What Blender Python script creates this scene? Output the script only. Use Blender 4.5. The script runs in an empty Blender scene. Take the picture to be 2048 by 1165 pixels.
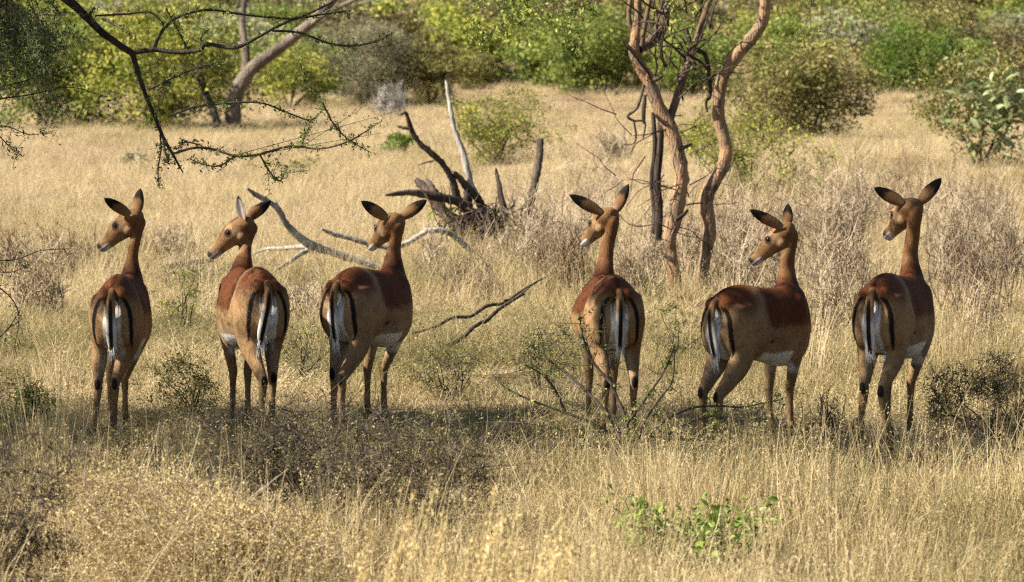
import bpy, math, random
import numpy as np
from mathutils import Vector, Matrix

SC = bpy.context.scene
COL = SC.collection
R = math.radians

# ------------------------------------------------------------------ camera
W, H = 2048.0, 1165.0
FPX = 6700.0                     # focal length in photograph pixels
CAM_H = 2.2
HORIZON = 61.0
PITCH = math.atan((H / 2 - HORIZON) / FPX)
cam_d = bpy.data.cameras.new('camera')
cam = bpy.data.objects.new('camera', cam_d)
COL.objects.link(cam)
cam.location = (0, 0, CAM_H)
cam.rotation_euler = (math.pi / 2 - PITCH, 0, 0)
cam_d.sensor_width = 36.0
cam_d.lens = 36.0 * FPX / W
cam_d.clip_end = 2000.0
cam_d.dof.use_dof = True
cam_d.dof.focus_distance = 18.2
cam_d.dof.aperture_fstop = 6.3
SC.camera = cam

# ------------------------------------------------------------------ light
SUN_TO = Vector((-0.93, -0.25, 0.0)).normalized()
SUN_EL = R(40)
sun_vec = Vector((SUN_TO.x * math.cos(SUN_EL), SUN_TO.y * math.cos(SUN_EL), math.sin(SUN_EL)))
world = bpy.data.worlds.new('World')
SC.world = world
world.use_nodes = True
wn = world.node_tree.nodes
wl = world.node_tree.links
sky = wn.new('ShaderNodeTexSky')
sky.sky_type = 'NISHITA'
sky.sun_disc = False
sky.sun_elevation = SUN_EL
sky.sun_rotation = math.atan2(sun_vec.x, sun_vec.y)
sky.air_density = 1.0
sky.dust_density = 1.5
wl.new(sky.outputs[0], wn['Background'].inputs[0])
wn['Background'].inputs[1].default_value = 0.05
sun_d = bpy.data.lights.new('sun', 'SUN')
sun_d.energy = 5.0
sun_d.angle = R(0.53)
sun_d.color = (1.0, 0.93, 0.82)
sun = bpy.data.objects.new('sun', sun_d)
COL.objects.link(sun)
sun.rotation_euler = (-sun_vec).to_track_quat('-Z', 'Y').to_euler()
SC.view_settings.view_transform = 'Standard'
SC.view_settings.look = 'None'
SC.view_settings.exposure = 1.4
SC.view_settings.gamma = 1.0
SC.view_settings.use_curve_mapping = False
SC.render.engine = 'CYCLES'
SC.cycles.max_bounces = 3
SC.cycles.diffuse_bounces = 1
SC.cycles.transmission_bounces = 2
SC.cycles.use_adaptive_sampling = True
SC.cycles.adaptive_threshold = 0.02
SC.cycles.glossy_bounces = 2
SC.cycles.use_denoising = False
SC.cycles.filter_width = 1.3
SC.cycles.sample_clamp_indirect = 2.0

# ------------------------------------------------------------------ helpers
def terrain(x, y):
    """height of the ground; arrays or floats"""
    x = np.asarray(x, float); y = np.asarray(y, float)
    h = 0.03 * np.sin(x * 0.9 + 1.3) * np.sin(y * 0.7 + 0.4) + 0.05 * np.sin(x * 0.21 + y * 0.13)
    t = np.clip((y - 84.0) / 30.0, 0, None)
    h = h + np.where(t < 1, 0.9 * t * t, 0.9 + 1.8 * (t - 1)) * (1 + 0.12 * np.sin(x * 0.045 + 0.7))
    return h

def P(x, y, Y):
    """the point at world distance Y seen at photograph position (x, y)"""
    cp, sp = math.cos(PITCH), math.sin(PITCH)
    u = (x - W / 2) / FPX
    v = -(y - H / 2) / FPX
    dy = cp + v * sp
    dz = -sp + v * cp
    t = Y / dy
    return Vector((u * t, Y, CAM_H + dz * t))

def G(x, y):
    """ground point seen at photograph position (x, y)"""
    lo, hi = 5.0, 400.0
    for _ in range(50):
        m = (lo + hi) / 2
        p = P(x, y, m)
        if p.z > float(terrain(p.x, p.y)): lo = m
        else: hi = m
    p = P(x, y, lo)
    p.z = float(terrain(p.x, p.y))
    return p

def tag(o, label=None, cat=None, group=None, kind=None):
    if label: o['label'] = label
    if cat: o['category'] = cat
    if group: o['group'] = group
    if kind: o['kind'] = kind
    return o

def empty(name, loc, rz=0.0):
    o = bpy.data.objects.new(name, None)
    o.empty_display_size = 0.1
    COL.objects.link(o)
    o.location = loc
    o.rotation_euler = (0, 0, rz)
    return o

class MB:
    """collects verts, quads and a per-vertex tint, then links them as one mesh object"""
    def __init__(s):
        s.v = []; s.f = []; s.t = []; s.n = 0
    def add(s, v, f, tint=0.5):
        v = np.asarray(v, float).reshape(-1, 3); f = np.asarray(f, int)
        s.v.append(v); s.f.append(f + s.n)
        if np.isscalar(tint): tint = np.full(len(v), float(tint))
        s.t.append(np.asarray(tint, float)); s.n += len(v)
    def mesh(s, name, smooth=False):
        me = bpy.data.meshes.new(name)
        if not s.v: return me
        v = np.concatenate(s.v); t = np.concatenate(s.t)
        me.vertices.add(len(v)); me.vertices.foreach_set('co', v.astype(np.float32).ravel())
        idx = []; sizes = []
        for f in s.f:
            idx.append(f.ravel()); sizes.append(np.full(len(f), f.shape[1]))
        idx = np.concatenate(idx); sizes = np.concatenate(sizes)
        me.loops.add(len(idx)); me.loops.foreach_set('vertex_index', idx.astype(np.int32))
        st = np.concatenate([[0], np.cumsum(sizes)[:-1]])
        me.polygons.add(len(sizes)); me.polygons.foreach_set('loop_start', st.astype(np.int32))
        me.polygons.foreach_set('use_smooth', np.full(len(sizes), smooth))
        a = me.attributes.new('tint', 'FLOAT', 'POINT'); a.data.foreach_set('value', t.astype(np.float32))
        me.update(calc_edges=True)
        return me
    def build(s, name, mat, parent=None, smooth=False, loc=None):
        me = s.mesh(name, smooth)
        return link_mesh(name, me, mat, parent, loc)

def link_mesh(name, me, mat, parent=None, loc=None):
    if mat is not None and not me.materials: me.materials.append(mat)
    o = bpy.data.objects.new(name, me)
    COL.objects.link(o)
    if parent is not None: o.parent = parent
    if loc is not None: o.location = loc
    return o

def cr(pts, n):
    """Catmull-Rom resampling of rows to n samples per span"""
    p = np.asarray(pts, float)
    if len(p) < 3 or n <= 1: return p
    q = np.vstack([2 * p[0] - p[1], p, 2 * p[-1] - p[-2]])
    out = []
    for i in range(1, len(q) - 2):
        t = np.linspace(0, 1, n, endpoint=False)[:, None]
        a, b, c, d = q[i - 1], q[i], q[i + 1], q[i + 2]
        out.append(0.5 * (2 * b + (c - a) * t + (2 * a - 5 * b + 4 * c - d) * t * t + (3 * b - a - 3 * c + d) * t ** 3))
    out.append(p[-1:])
    return np.vstack(out)

def tube(mb, pts, rad, sides=6, tint=0.5, sub=1, rough=0.0, rng=None, cap=True):
    p = np.asarray(pts, float); r = np.asarray(rad, float)
    if r.ndim == 0: r = np.full(len(p), float(r))
    if len(r) == 2 and len(p) > 2: r = np.linspace(r[0], r[1], len(p))
    if sub > 1:
        q = cr(np.column_stack([p, r]), sub); p, r = q[:, :3], np.maximum(q[:, 3], 1e-4)
    t = np.gradient(p, axis=0); t /= np.linalg.norm(t, axis=1)[:, None] + 1e-9
    m = np.abs(t.mean(0)); ref = np.zeros(3); ref[np.argmin(m)] = 1
    u = np.cross(t, ref); u /= np.linalg.norm(u, axis=1)[:, None] + 1e-9
    w = np.cross(t, u)
    a = np.linspace(0, 2 * np.pi, sides, endpoint=False)
    rr = r[:, None] * np.ones(sides)[None]
    if rough and rng is not None: rr = rr * (1 + rough * rng.normal(size=rr.shape))
    v = p[:, None] + rr[..., None] * (np.cos(a)[None, :, None] * u[:, None] + np.sin(a)[None, :, None] * w[:, None])
    n = len(p); v = v.reshape(-1, 3)
    i = np.arange(n - 1)[:, None] * sides; j = np.arange(sides)[None]; k = (j + 1) % sides
    f = np.stack([i + j, i + k, i + sides + k, i + sides + j], -1).reshape(-1, 4)
    mb.add(v, f, tint)
    if cap and sides >= 4:
        mb.add(np.vstack([v[-sides:], p[-1:]]), np.array([[s_, (s_ + 1) % sides, sides] for s_ in range(sides)]), tint)

def unit(a):
    return a / (np.linalg.norm(a, axis=-1, keepdims=True) + 1e-9)

def leaves(mb, c, rng, size, aspect=0.45, up=0.3, tint=None, jitter=0.45):
    """a small folded leaf at every centre"""
    c = np.asarray(c, float); n = len(c)
    if n == 0: return
    d = unit(rng.normal(size=(n, 3)) + np.array([0, 0, up]))
    s = unit(np.cross(d, unit(rng.normal(size=(n, 3)))))
    nn = np.cross(d, s)
    L = size * (1 + jitter * rng.normal(size=n)).clip(0.4, 1.9)
    Wd = L * aspect * 0.5
    b = c - d * L[:, None] * 0.5
    tip = c + d * L[:, None] * 0.5 - nn * (L * 0.12)[:, None]
    l = c + s * Wd[:, None] + nn * (Wd * 0.35)[:, None]
    r = c - s * Wd[:, None] + nn * (Wd * 0.35)[:, None]
    v = np.stack([b, l, tip, r], 1).reshape(-1, 3)
    f = np.arange(4 * n).reshape(-1, 4)
    if tint is None: tint = rng.random(n)
    mb.add(v, f, np.repeat(tint, 4))

# ------------------------------------------------------------------ materials
def nodes_of(name):
    m = bpy.data.materials.new(name); m.use_nodes = True
    nt = m.node_tree; nt.nodes.clear()
    return m, nt, nt.nodes, nt.links

def ramp(N, cols, interp='LINEAR'):
    r = N.new('ShaderNodeValToRGB'); e = r.color_ramp.elements
    r.color_ramp.interpolation = interp
    n = len(cols)
    for i, c in enumerate(cols):
        pos = i / (n - 1)
        if i == 0: el = e[0]; el.position = 0
        elif i == n - 1: el = e[-1]; el.position = 1
        else: el = e.new(pos)
        el.color = (c[0], c[1], c[2], 1)
    return r

def leaf_mat(name, cols, trans=0.25, rough=0.55, instancer=False, spec=0.25, noise_scale=1.3):
    m, nt, N, L = nodes_of(name)
    at = N.new('ShaderNodeAttribute'); at.attribute_name = 'tint'
    geo = N.new('ShaderNodeNewGeometry')
    nz = N.new('ShaderNodeTexNoise'); nz.inputs['Scale'].default_value = noise_scale
    L.new(geo.outputs['Position'], nz.inputs['Vector'])
    mx = N.new('ShaderNodeMath'); mx.operation = 'MULTIPLY_ADD'; mx.inputs[1].default_value = 0.9; 
    L.new(nz.outputs[0], mx.inputs[0])
    sub = N.new('ShaderNodeMath'); sub.operation = 'SUBTRACT'; sub.inputs[1].default_value = 0.45
    L.new(at.outputs['Fac'], sub.inputs[0]); L.new(sub.outputs[0], mx.inputs[2])
    fac = mx.outputs[0]
    if instancer:
        ai = N.new('ShaderNodeAttribute'); ai.attribute_type = 'INSTANCER'; ai.attribute_name = 'itint'
        ad = N.new('ShaderNodeMath'); ad.operation = 'ADD'
        s2 = N.new('ShaderNodeMath'); s2.operation = 'SUBTRACT'; s2.inputs[1].default_value = 0.5
        L.new(at.outputs['Fac'], s2.inputs[0])
        m3 = N.new('ShaderNodeMath'); m3.operation = 'MULTIPLY'; m3.inputs[1].default_value = 0.55
        L.new(s2.outputs[0], m3.inputs[0]); L.new(ai.outputs['Fac'], ad.inputs[0]); L.new(m3.outputs[0], ad.inputs[1])
        fac = ad.outputs[0]
    rp = ramp(N, cols); L.new(fac, rp.inputs[0])
    bs = N.new('ShaderNodeBsdfPrincipled'); bs.inputs['Roughness'].default_value = rough
    bs.inputs['Specular IOR Level'].default_value = spec
    L.new(rp.outputs[0], bs.inputs['Base Color'])
    tr = N.new('ShaderNodeBsdfTranslucent'); L.new(rp.outputs[0], tr.inputs[0])
    mix = N.new('ShaderNodeMixShader'); mix.inputs[0].default_value = trans
    L.new(bs.outputs[0], mix.inputs[1]); L.new(tr.outputs[0], mix.inputs[2])
    out = N.new('ShaderNodeOutputMaterial'); L.new(mix.outputs[0], out.inputs[0])
    return m

def wood_mat(name, cols, scale=18.0, bump=0.6, stretch=6.0, rough=0.85, dist=0.012, peel=None):
    m, nt, N, L = nodes_of(name)
    tc = N.new('ShaderNodeTexCoord')
    mp = N.new('ShaderNodeMapping'); mp.inputs['Scale'].default_value = (1, 1, 1.0 / stretch)
    L.new(tc.outputs['Object'], mp.inputs[0])
    n1 = N.new('ShaderNodeTexNoise'); n1.inputs['Scale'].default_value = scale * 4; n1.inputs['Detail'].default_value = 6
    n2 = N.new('ShaderNodeTexNoise'); n2.inputs['Scale'].default_value = scale * 0.25; n2.inputs['Detail'].default_value = 3
    L.new(mp.outputs[0], n1.inputs['Vector']); L.new(tc.outputs['Object'], n2.inputs['Vector'])
    ad = N.new('ShaderNodeMix'); ad.data_type = 'FLOAT'; ad.inputs[0].default_value = 0.5
    L.new(n1.outputs[0], ad.inputs[2]); L.new(n2.outputs[0], ad.inputs[3])
    rg = N.new('ShaderNodeMapRange'); rg.inputs[1].default_value = 0.33; rg.inputs[2].default_value = 0.67
    L.new(ad.outputs[0], rg.inputs[0])
    at = N.new('ShaderNodeAttribute'); at.attribute_name = 'tint'
    sm = N.new('ShaderNodeMath'); sm.operation = 'MULTIPLY_ADD'; sm.inputs[1].default_value = 1.0; sm.inputs[2].default_value = -0.5
    L.new(at.outputs['Fac'], sm.inputs[0])
    a2 = N.new('ShaderNodeMath'); a2.operation = 'ADD'; a2.use_clamp = True
    L.new(rg.outputs[0], a2.inputs[0]); L.new(sm.outputs[0], a2.inputs[1])
    rp = ramp(N, cols); L.new(a2.outputs[0], rp.inputs[0])
    bs = N.new('ShaderNodeBsdfPrincipled'); bs.inputs['Roughness'].default_value = rough
    bs.inputs['Specular IOR Level'].default_value = 0.2
    colr = rp.outputs[0]
    if peel:
        n3 = N.new('ShaderNodeTexNoise'); n3.inputs['Scale'].default_value = 7; n3.inputs['Detail'].default_value = 5
        mp3 = N.new('ShaderNodeMapping'); mp3.inputs['Scale'].default_value = (1, 1, .4)
        L.new(tc.outputs['Object'], mp3.inputs[0]); L.new(mp3.outputs[0], n3.inputs['Vector'])
        r3 = N.new('ShaderNodeMapRange'); r3.inputs[1].default_value = .50; r3.inputs[2].default_value = .54
        L.new(n3.outputs[0], r3.inputs[0])
        mx3 = N.new('ShaderNodeMix'); mx3.data_type = 'RGBA'; mx3.inputs[7].default_value = (*peel, 1)
        hf3 = N.new('ShaderNodeMath'); hf3.operation = 'MULTIPLY'; hf3.inputs[1].default_value = .8
        L.new(r3.outputs[0], hf3.inputs[0]); L.new(hf3.outputs[0], mx3.inputs[0]); L.new(colr, mx3.inputs[6]); colr = mx3.outputs[2]
    L.new(colr, bs.inputs['Base Color'])
    bp = N.new('ShaderNodeBump'); bp.inputs['Strength'].default_value = bump; bp.inputs['Distance'].default_value = dist
    L.new(n1.outputs[0], bp.inputs['Height']); L.new(bp.outputs[0], bs.inputs['Normal'])
    out = N.new('ShaderNodeOutputMaterial'); L.new(bs.outputs[0], out.inputs[0])
    return m
# ------------------------------------------------------------------ ground
def ground_mat():
    m, nt, N, L = nodes_of('dry_soil_and_litter')
    geo = N.new('ShaderNodeNewGeometry')
    n1 = N.new('ShaderNodeTexNoise'); n1.inputs['Scale'].default_value = 0.8; n1.inputs['Detail'].default_value = 6
    n2 = N.new('ShaderNodeTexNoise'); n2.inputs['Scale'].default_value = 24; n2.inputs['Detail'].default_value = 8
    mp = N.new('ShaderNodeMapping'); mp.inputs['Scale'].default_value = (1, 2.2, 1)
    L.new(geo.outputs['Position'], n1.inputs['Vector']); L.new(geo.outputs['Position'], mp.inputs[0]); L.new(mp.outputs[0], n2.inputs['Vector'])
    ad = N.new('ShaderNodeMix'); ad.data_type = 'FLOAT'; ad.inputs[0].default_value = .6
    L.new(n1.outputs[0], ad.inputs[2]); L.new(n2.outputs[0], ad.inputs[3])
    rg = N.new('ShaderNodeMapRange'); rg.inputs[1].default_value = .3; rg.inputs[2].default_value = .7
    L.new(ad.outputs[0], rg.inputs[0])
    rp = ramp(N, [(.05, .034, .019), (.13, .088, .047), (.26, .185, .10), (.38, .28, .16)]); L.new(rg.outputs[0], rp.inputs[0])
    bs = N.new('ShaderNodeBsdfPrincipled'); bs.inputs['Roughness'].default_value = .95; bs.inputs['Specular IOR Level'].default_value = .1
    L.new(rp.outputs[0], bs.inputs['Base Color'])
    bp = N.new('ShaderNodeBump'); bp.inputs['Strength'].default_value = .8; bp.inputs['Distance'].default_value = .05
    L.new(n2.outputs[0], bp.inputs['Height']); L.new(bp.outputs[0], bs.inputs['Normal'])
    out = N.new('ShaderNodeOutputMaterial'); L.new(bs.outputs[0], out.inputs[0])
    return m

ys = np.concatenate([np.linspace(-60, 8, 12), np.linspace(9, 30, 64), np.linspace(31, 84, 90), np.linspace(86, 190, 60), np.linspace(196, 700, 40)])
xs = np.concatenate([np.linspace(-400, -24, 24), np.linspace(-22, 22, 90), np.linspace(24, 400, 24)])
X_, Y_ = np.meshgrid(xs, ys)
V_ = np.column_stack([X_.ravel(), Y_.ravel(), terrain(X_, Y_).ravel()])
ny_, nx_ = X_.shape
i_ = np.arange(ny_ - 1)[:, None] * nx_ + np.arange(nx_ - 1)[None]
F_ = np.stack([i_, i_ + 1, i_ + nx_ + 1, i_ + nx_], -1).reshape(-1, 4)
mb = MB(); mb.add(V_, F_)
gr = mb.build('ground', ground_mat(), smooth=True)
tag(gr, 'dry tan soil strewn with straw litter, rising to a hill', kind='structure')

# ------------------------------------------------------------------ scattering
def fnoise(x, y, sc, seed):
    """smooth value noise 0..1"""
    rg = np.random.default_rng(seed); T = rg.random((64, 64))
    a = np.asarray(x) * sc; b = np.asarray(y) * sc
    i = np.floor(a).astype(int); j = np.floor(b).astype(int); fx = a - i; fy = b - j
    fx = fx * fx * (3 - 2 * fx); fy = fy * fy * (3 - 2 * fy)
    g = lambda p, q: T[p % 64, q % 64]
    return (g(i, j) * (1 - fx) + g(i + 1, j) * fx) * (1 - fy) + (g(i, j + 1) * (1 - fx) + g(i + 1, j + 1) * fx) * fy

def scatter(name, pts, rot, scl, vid, itint, sources):
    src = bpy.data.collections.new(name + '_source')
    for k, (me, mat) in enumerate(sources):
        if not me.materials: me.materials.append(mat)
        o = bpy.data.objects.new('%s_%02d' % (name, k), me); src.objects.link(o)
    me = bpy.data.meshes.new(name); me.vertices.add(len(pts))
    me.vertices.foreach_set('co', np.asarray(pts, np.float32).ravel())
    def attr(n, t, d, key):
        a = me.attributes.new(n, t, 'POINT'); a.data.foreach_set(key, d)
    attr('rot', 'FLOAT_VECTOR', np.asarray(rot, np.float32).ravel(), 'vector')
    attr('scl', 'FLOAT_VECTOR', np.asarray(scl, np.float32).ravel(), 'vector')
    attr('vid', 'INT', np.asarray(vid, np.int32), 'value')
    attr('itint', 'FLOAT', np.asarray(itint, np.float32), 'value')
    me.update()
    o = link_mesh(name, me, sources[0][1])
    ng = bpy.data.node_groups.new(name, 'GeometryNodeTree')
    ng.interface.new_socket('Geometry', in_out='INPUT', socket_type='NodeSocketGeometry')
    ng.interface.new_socket('Geometry', in_out='OUTPUT', socket_type='NodeSocketGeometry')
    N, L = ng.nodes, ng.links
    gi = N.new('NodeGroupInput'); go = N.new('NodeGroupOutput')
    ip = N.new('GeometryNodeInstanceOnPoints')
    ci = N.new('GeometryNodeCollectionInfo'); ci.inputs['Collection'].default_value = src
    ci.inputs['Separate Children'].default_value = True; ci.inputs['Reset Children'].default_value = True
    def na(n, t):
        a = N.new('GeometryNodeInputNamedAttribute'); a.data_type = t; a.inputs['Name'].default_value = n
        return a.outputs[0]
    L.new(gi.outputs[0], ip.inputs['Points']); L.new(ci.outputs[0], ip.inputs['Instance'])
    ip.inputs['Pick Instance'].default_value = True
    L.new(na('vid', 'INT'), ip.inputs['Instance Index'])
    er = N.new('FunctionNodeEulerToRotation'); L.new(na('rot', 'FLOAT_VECTOR'), er.inputs[0])
    L.new(er.outputs[0], ip.inputs['Rotation']); L.new(na('scl', 'FLOAT_VECTOR'), ip.inputs['Scale'])
    L.new(ip.outputs[0], go.inputs[0])
    md = o.modifiers.new('scatter', 'NODES'); md.node_group = ng
    return o

def blades(mb, rng, n, rad, hmin, hmax, lean, bend, width, tint=(0, 1), heads=0.0, droop=0.0, headlen=.07):
    """thin curved blades and stalks growing out of one clump"""
    r = rad * np.sqrt(rng.random(n)); a = rng.random(n) * 2 * np.pi
    base = np.column_stack([r * np.cos(a), r * np.sin(a), np.full(n, -.01)])
    h = rng.uniform(hmin, max(hmax, hmin * 1.15), n)
    d = np.column_stack([rng.normal(size=n) * lean + .35 * lean * np.cos(a), rng.normal(size=n) * lean + .35 * lean * np.sin(a), np.ones(n)])
    d = unit(d)
    bd = unit(np.column_stack([rng.normal(size=(n, 2)), np.zeros(n)])) * (bend * rng.random(n) ** 1.5)[:, None]
    f = rng.random(n) * np.pi
    s = np.column_stack([np.cos(f), np.sin(f), np.zeros(n)])
    lv = np.array([0, .34, .68, 1.0]); wv = np.array([1, .85, .6, .12])
    V = []
    for t, w in zip(lv, wv):
        p = base + d * (h * t)[:, None] + bd * (h * t * t)[:, None]
        p[:, 2] -= (np.linalg.norm(bd, axis=1) * h * t * t) * (.35 + droop)
        p[:, 2] = np.maximum(p[:, 2], .012 * t)
        V.append(p - s * width * w * .5); V.append(p + s * width * w * .5)
    V = np.stack(V, 1)
    idx = np.arange(n)[:, None, None] * 8
    q = np.array([[0, 1, 3, 2], [2, 3, 5, 4], [4, 5, 7, 6]])[None]
    tn = tint[0] + (tint[1] - tint[0]) * rng.random(n)
    mb.add(V.reshape(-1, 3), (idx + q).reshape(-1, 4), np.repeat(tn, 8))
    k = int(n * heads)
    if k:
        tip = V[:k, 7]; dn = unit(V[:k, 6] - V[:k, 4])
        m = 9
        t = rng.random((k, m))
        c = tip[:, None] - dn[:, None] * (t * headlen)[..., None] + rng.normal(size=(k, m, 3)) * (.004 + .010 * t)[..., None]
        leaves(mb, c.reshape(-1, 3), rng, .011, .36, 1.0, np.repeat(tn[:k], m))

STRAW = [(.095, .098, .033), (.20, .178, .072), (.405, .318, .15), (.58, .458, .25), (.68, .548, .335), (.375, .262, .155)]
GRASS = leaf_mat('dry_grass', STRAW, trans=.30, rough=.6, instancer=True, spec=.2)

def patch(kind, seed):
    """a ragged disc of grass a metre wide, built up of clumps of differing height"""
    rng = np.random.default_rng(seed); out = MB()
    nc = 11
    for c in range(nc):
        mb = MB()
        r = .46 * math.sqrt(rng.random()); a = rng.random() * 6.283
        hk = float(np.exp(rng.normal() * .28)); tl = rng.random() * .7 - .05
        tr = (tl, tl + .4)
        if kind == 'short':
            blades(mb, rng, 42, .13, .05, .15 * hk, .7, .8, .0048, tr)
            blades(mb, rng, 6, .12, .10, .24 * hk, .3, .6, .0036, tr, heads=.5, headlen=.05)
        elif kind == 'messy':
            blades(mb, rng, 40, .15, .10, .26 * hk, .8, 1.0, .0046, tr, heads=.08)
            blades(mb, rng, 10, .12, .20, .36 * hk, .4, .9, .0036, tr, heads=.4)
        elif kind == 'stems':
            blades(mb, rng, 34, .13, .16, .40 * hk, .18, .4, .0036, tr, heads=.3)
            blades(mb, rng, 20, .15, .06, .20, .6, .7, .0046, tr)
        elif kind == 'tall':
            blades(mb, rng, 10, .12, .30, .60 * hk, .22, .5, .0034, tr, heads=.8, headlen=.12)
            blades(mb, rng, 30, .14, .10, .28, .5, .7, .0046, tr)
        else:
            blades(mb, rng, 24, .15, .06, .22 * hk, .6, .7, .0044, tr)
            m = 60
            q = rng.normal(size=(m, 3)) * np.array([.08, .08, .04]) + np.array([0, 0, .10 * hk])
            q[:, 2] = np.maximum(q[:, 2], .01)
            leaves(mb, q, rng, .018, .5, .3, .5 * rng.random(m))
        off = np.array([r * math.cos(a), r * math.sin(a), 0])
        for v, f, t in zip(mb.v, mb.f, mb.t):
            # faces of each block already carry the running offset of mb
            out.v.append(v + off); out.f.append(f + out.n); out.t.append(t)
        out.n += mb.n
    return out.mesh('grass_' + kind)

kinds_ = ['short'] * 3 + ['messy'] * 3 + ['stems'] * 3 + ['tall'] * 2 + ['leafy'] * 2
SRC = [(patch(k, 100 + i), GRASS) for i, k in enumerate(kinds_)]
rng = np.random.default_rng(7)
PT = []
for (y0, y1, dens, grow) in ((10.4, 15.6, 5.2, 1.0), (15.6, 24, 7.0, 1.0), (24, 34, 4.0, 1.05), (34, 46, 3.0, 1.15), (46, 62, 2.2, 1.3), (62, 88, 1.5, 1.5), (88, 135, .7, 1.8)):
    hw1 = y1 * .155 + 1.6
    n = int(dens * (y1 - y0) * 2 * hw1)
    x = rng.uniform(-hw1, hw1, n); y = rng.uniform(y0, y1, n)
    keep = np.abs(x) < y * .155 + 1.6
    PT.append(np.column_stack([x[keep], y[keep], np.full(keep.sum(), grow)]))
x, y, grow = np.vstack(PT).T
n = len(x)
nz1 = fnoise(x + 100, y * .6 + 50, .45, 1); nz2 = fnoise(x + 30, y * .5 + 80, 1.1, 2); nz3 = fnoise(x + 60, y * .4 + 10, .12, 3)
far = np.clip((y - 24) / 30, 0, 1)
greenz = np.exp(-((y - 21.5) / 4.5) ** 2)
it = .52 + .28 * (nz1 - .5) + .22 * (nz2 - .5) + .10 * rng.normal(size=n) + .20 * far * (.4 + nz3) - .30 * greenz * (nz1 * 1.2)
nz4 = fnoise(x * .5 + 20, y * .35 + 7, .30, 9); nz5 = fnoise(x + 5, y * .5 + 3, .8, 11)
it = it + np.clip((y - 22) / 14, 0, 1) * (.42 * (nz4 - .5) + .25 * (nz5 - .5)) + .16 * (nz5 - .5)
it = it.clip(.05, .98)
u = rng.random(n)
yq = y + 1.6 * (nz1 - .5) + .8 * (nz2 - .5)
herd = (yq > 15.8) & (yq < 21.5)                     # trampled and grazed round the impalas
mid_ = (y >= 21.5) & (y < 27)
pS = np.where(herd, .58, np.where(mid_, .35, .10)); pM = np.where(herd, .14, .34); pL = np.where((y > 15.5) & (y < 27), .22, .05); pTl = np.where(herd, 0.0, np.where(y < 27, .08, .18))
ri = lambda a, b: rng.integers(a, b, n)
vid = np.where(u < pS, ri(0, 3), np.where(u < pS + pM, ri(3, 6), np.where(u < pS + pM + pL, ri(11, 13), np.where(u < pS + pM + pL + pTl, ri(9, 11), ri(6, 9)))))
hs = (.70 + .55 * nz2 + .10 * rng.normal(size=n)).clip(.45, 1.5) * grow
hs = np.where(herd, hs * .52, hs)
hs = np.where((y > 21.5) & (y < 34), hs * .66, hs); hs = np.where(y >= 34, hs * .62, hs); hs = np.where(y > 46, hs * .75, hs); hs = np.where(y > 62, hs * .8, hs)
for (cx_, cy_, rx_, yf_, yb_, k_) in ((1395, 1150, .50, 1.2, .25, .34), (430, 1215, .72, .6, .7, .28), (570, 1060, .48, .7, .4, .55), (800, 1100, .40, .7, .4, .6), (30, 1185, .42, .9, .5, .35), (1975, 868, .4, .6, .4, .6)):
    c_ = G(cx_, cy_)
    ins = (np.abs(x - c_.x) < rx_) & (y > c_.y - yf_) & (y < c_.y + yb_)
    hs = np.where(ins, hs * k_, hs)
scl = np.column_stack([grow * rng.uniform(.85, 1.2, n), grow * rng.uniform(.85, 1.2, n), hs])
rot = np.column_stack([rng.normal(size=n) * .05, rng.normal(size=n) * .05, rng.uniform(0, 6.283, n)])
pts = np.column_stack([x, y, terrain(x, y) - .01])
g_ = scatter('dry_grass', pts, rot, scl, vid, it, SRC)
tag(g_, 'dry straw coloured grass covering the plain and its slope', 'grass', kind='stuff')
# ------------------------------------------------------------------ shrubs and trees
BARK_BROWN = wood_mat('brown_bark', [(.045, .028, .017), (.12, .078, .048), (.22, .15, .095)])
BARK_ORANGE = wood_mat('peeling_orange_bark', [(.035, .025, .016), (.12, .082, .052), (.23, .16, .105), (.35, .195, .09), (.42, .30, .19)], scale=16, stretch=6, bump=1.0, dist=.02, peel=(.30, .185, .10))
BARK_GB = wood_mat('grey_brown_bark', [(.03, .023, .017), (.10, .077, .057), (.20, .16, .12), (.28, .21, .15)], scale=8, stretch=5, bump=1.0, dist=.06)
BARK_DARK = wood_mat('dark_bark', [(.014, .011, .009), (.035, .027, .021), (.075, .058, .045)])
BARK_GREY = wood_mat('weathered_grey_wood', [(.10, .085, .07), (.27, .245, .21), (.46, .43, .38)], scale=12, stretch=10)
BARK_CHAR = wood_mat('dark_weathered_wood', [(.012, .009, .007), (.048, .034, .025), (.15, .11, .08)], scale=12, stretch=10)
TWIG = wood_mat('dry_twigs', [(.14, .10, .06), (.34, .26, .165), (.54, .44, .31)], bump=.1)
TWIG_DARK = wood_mat('dark_thorn_twigs', [(.025, .02, .016), (.07, .055, .042), (.14, .11, .085)], bump=.1)

def LM(name, cols, **k): return leaf_mat(name, cols, **k)
F_YEL = LM('yellow_green_leaves', [(0.092, 0.127, 0.018), (0.218, 0.259, 0.040), (0.380, 0.380, 0.063), (0.552, 0.483, 0.103)])
F_GRN = LM('green_leaves', [(0.057, 0.092, 0.018), (0.144, 0.196, 0.034), (0.253, 0.299, 0.053), (0.391, 0.402, 0.098)])
F_BRT = LM('bright_green_leaves', [(.045, .08, .012), (.105, .17, .022), (.18, .26, .036), (.27, .34, .065)])
F_GRY = LM('grey_green_leaves', [(.12, .125, .06), (.25, .25, .13), (.36, .35, .20), (.48, .46, .30)])
F_OLV = LM('olive_leaves', [(0.081, 0.083, 0.023), (0.184, 0.178, 0.048), (0.310, 0.276, 0.086), (0.460, 0.391, 0.149)])
F_DRK = LM('dark_acacia_leaves', [(.028, .046, .015), (.062, .092, .026), (.115, .145, .042), (.19, .215, .075)])
F_TAN = LM('tan_seed_leaves', [(.24, .18, .075), (.45, .34, .145), (.62, .48, .22), (.70, .56, .29)])
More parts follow.
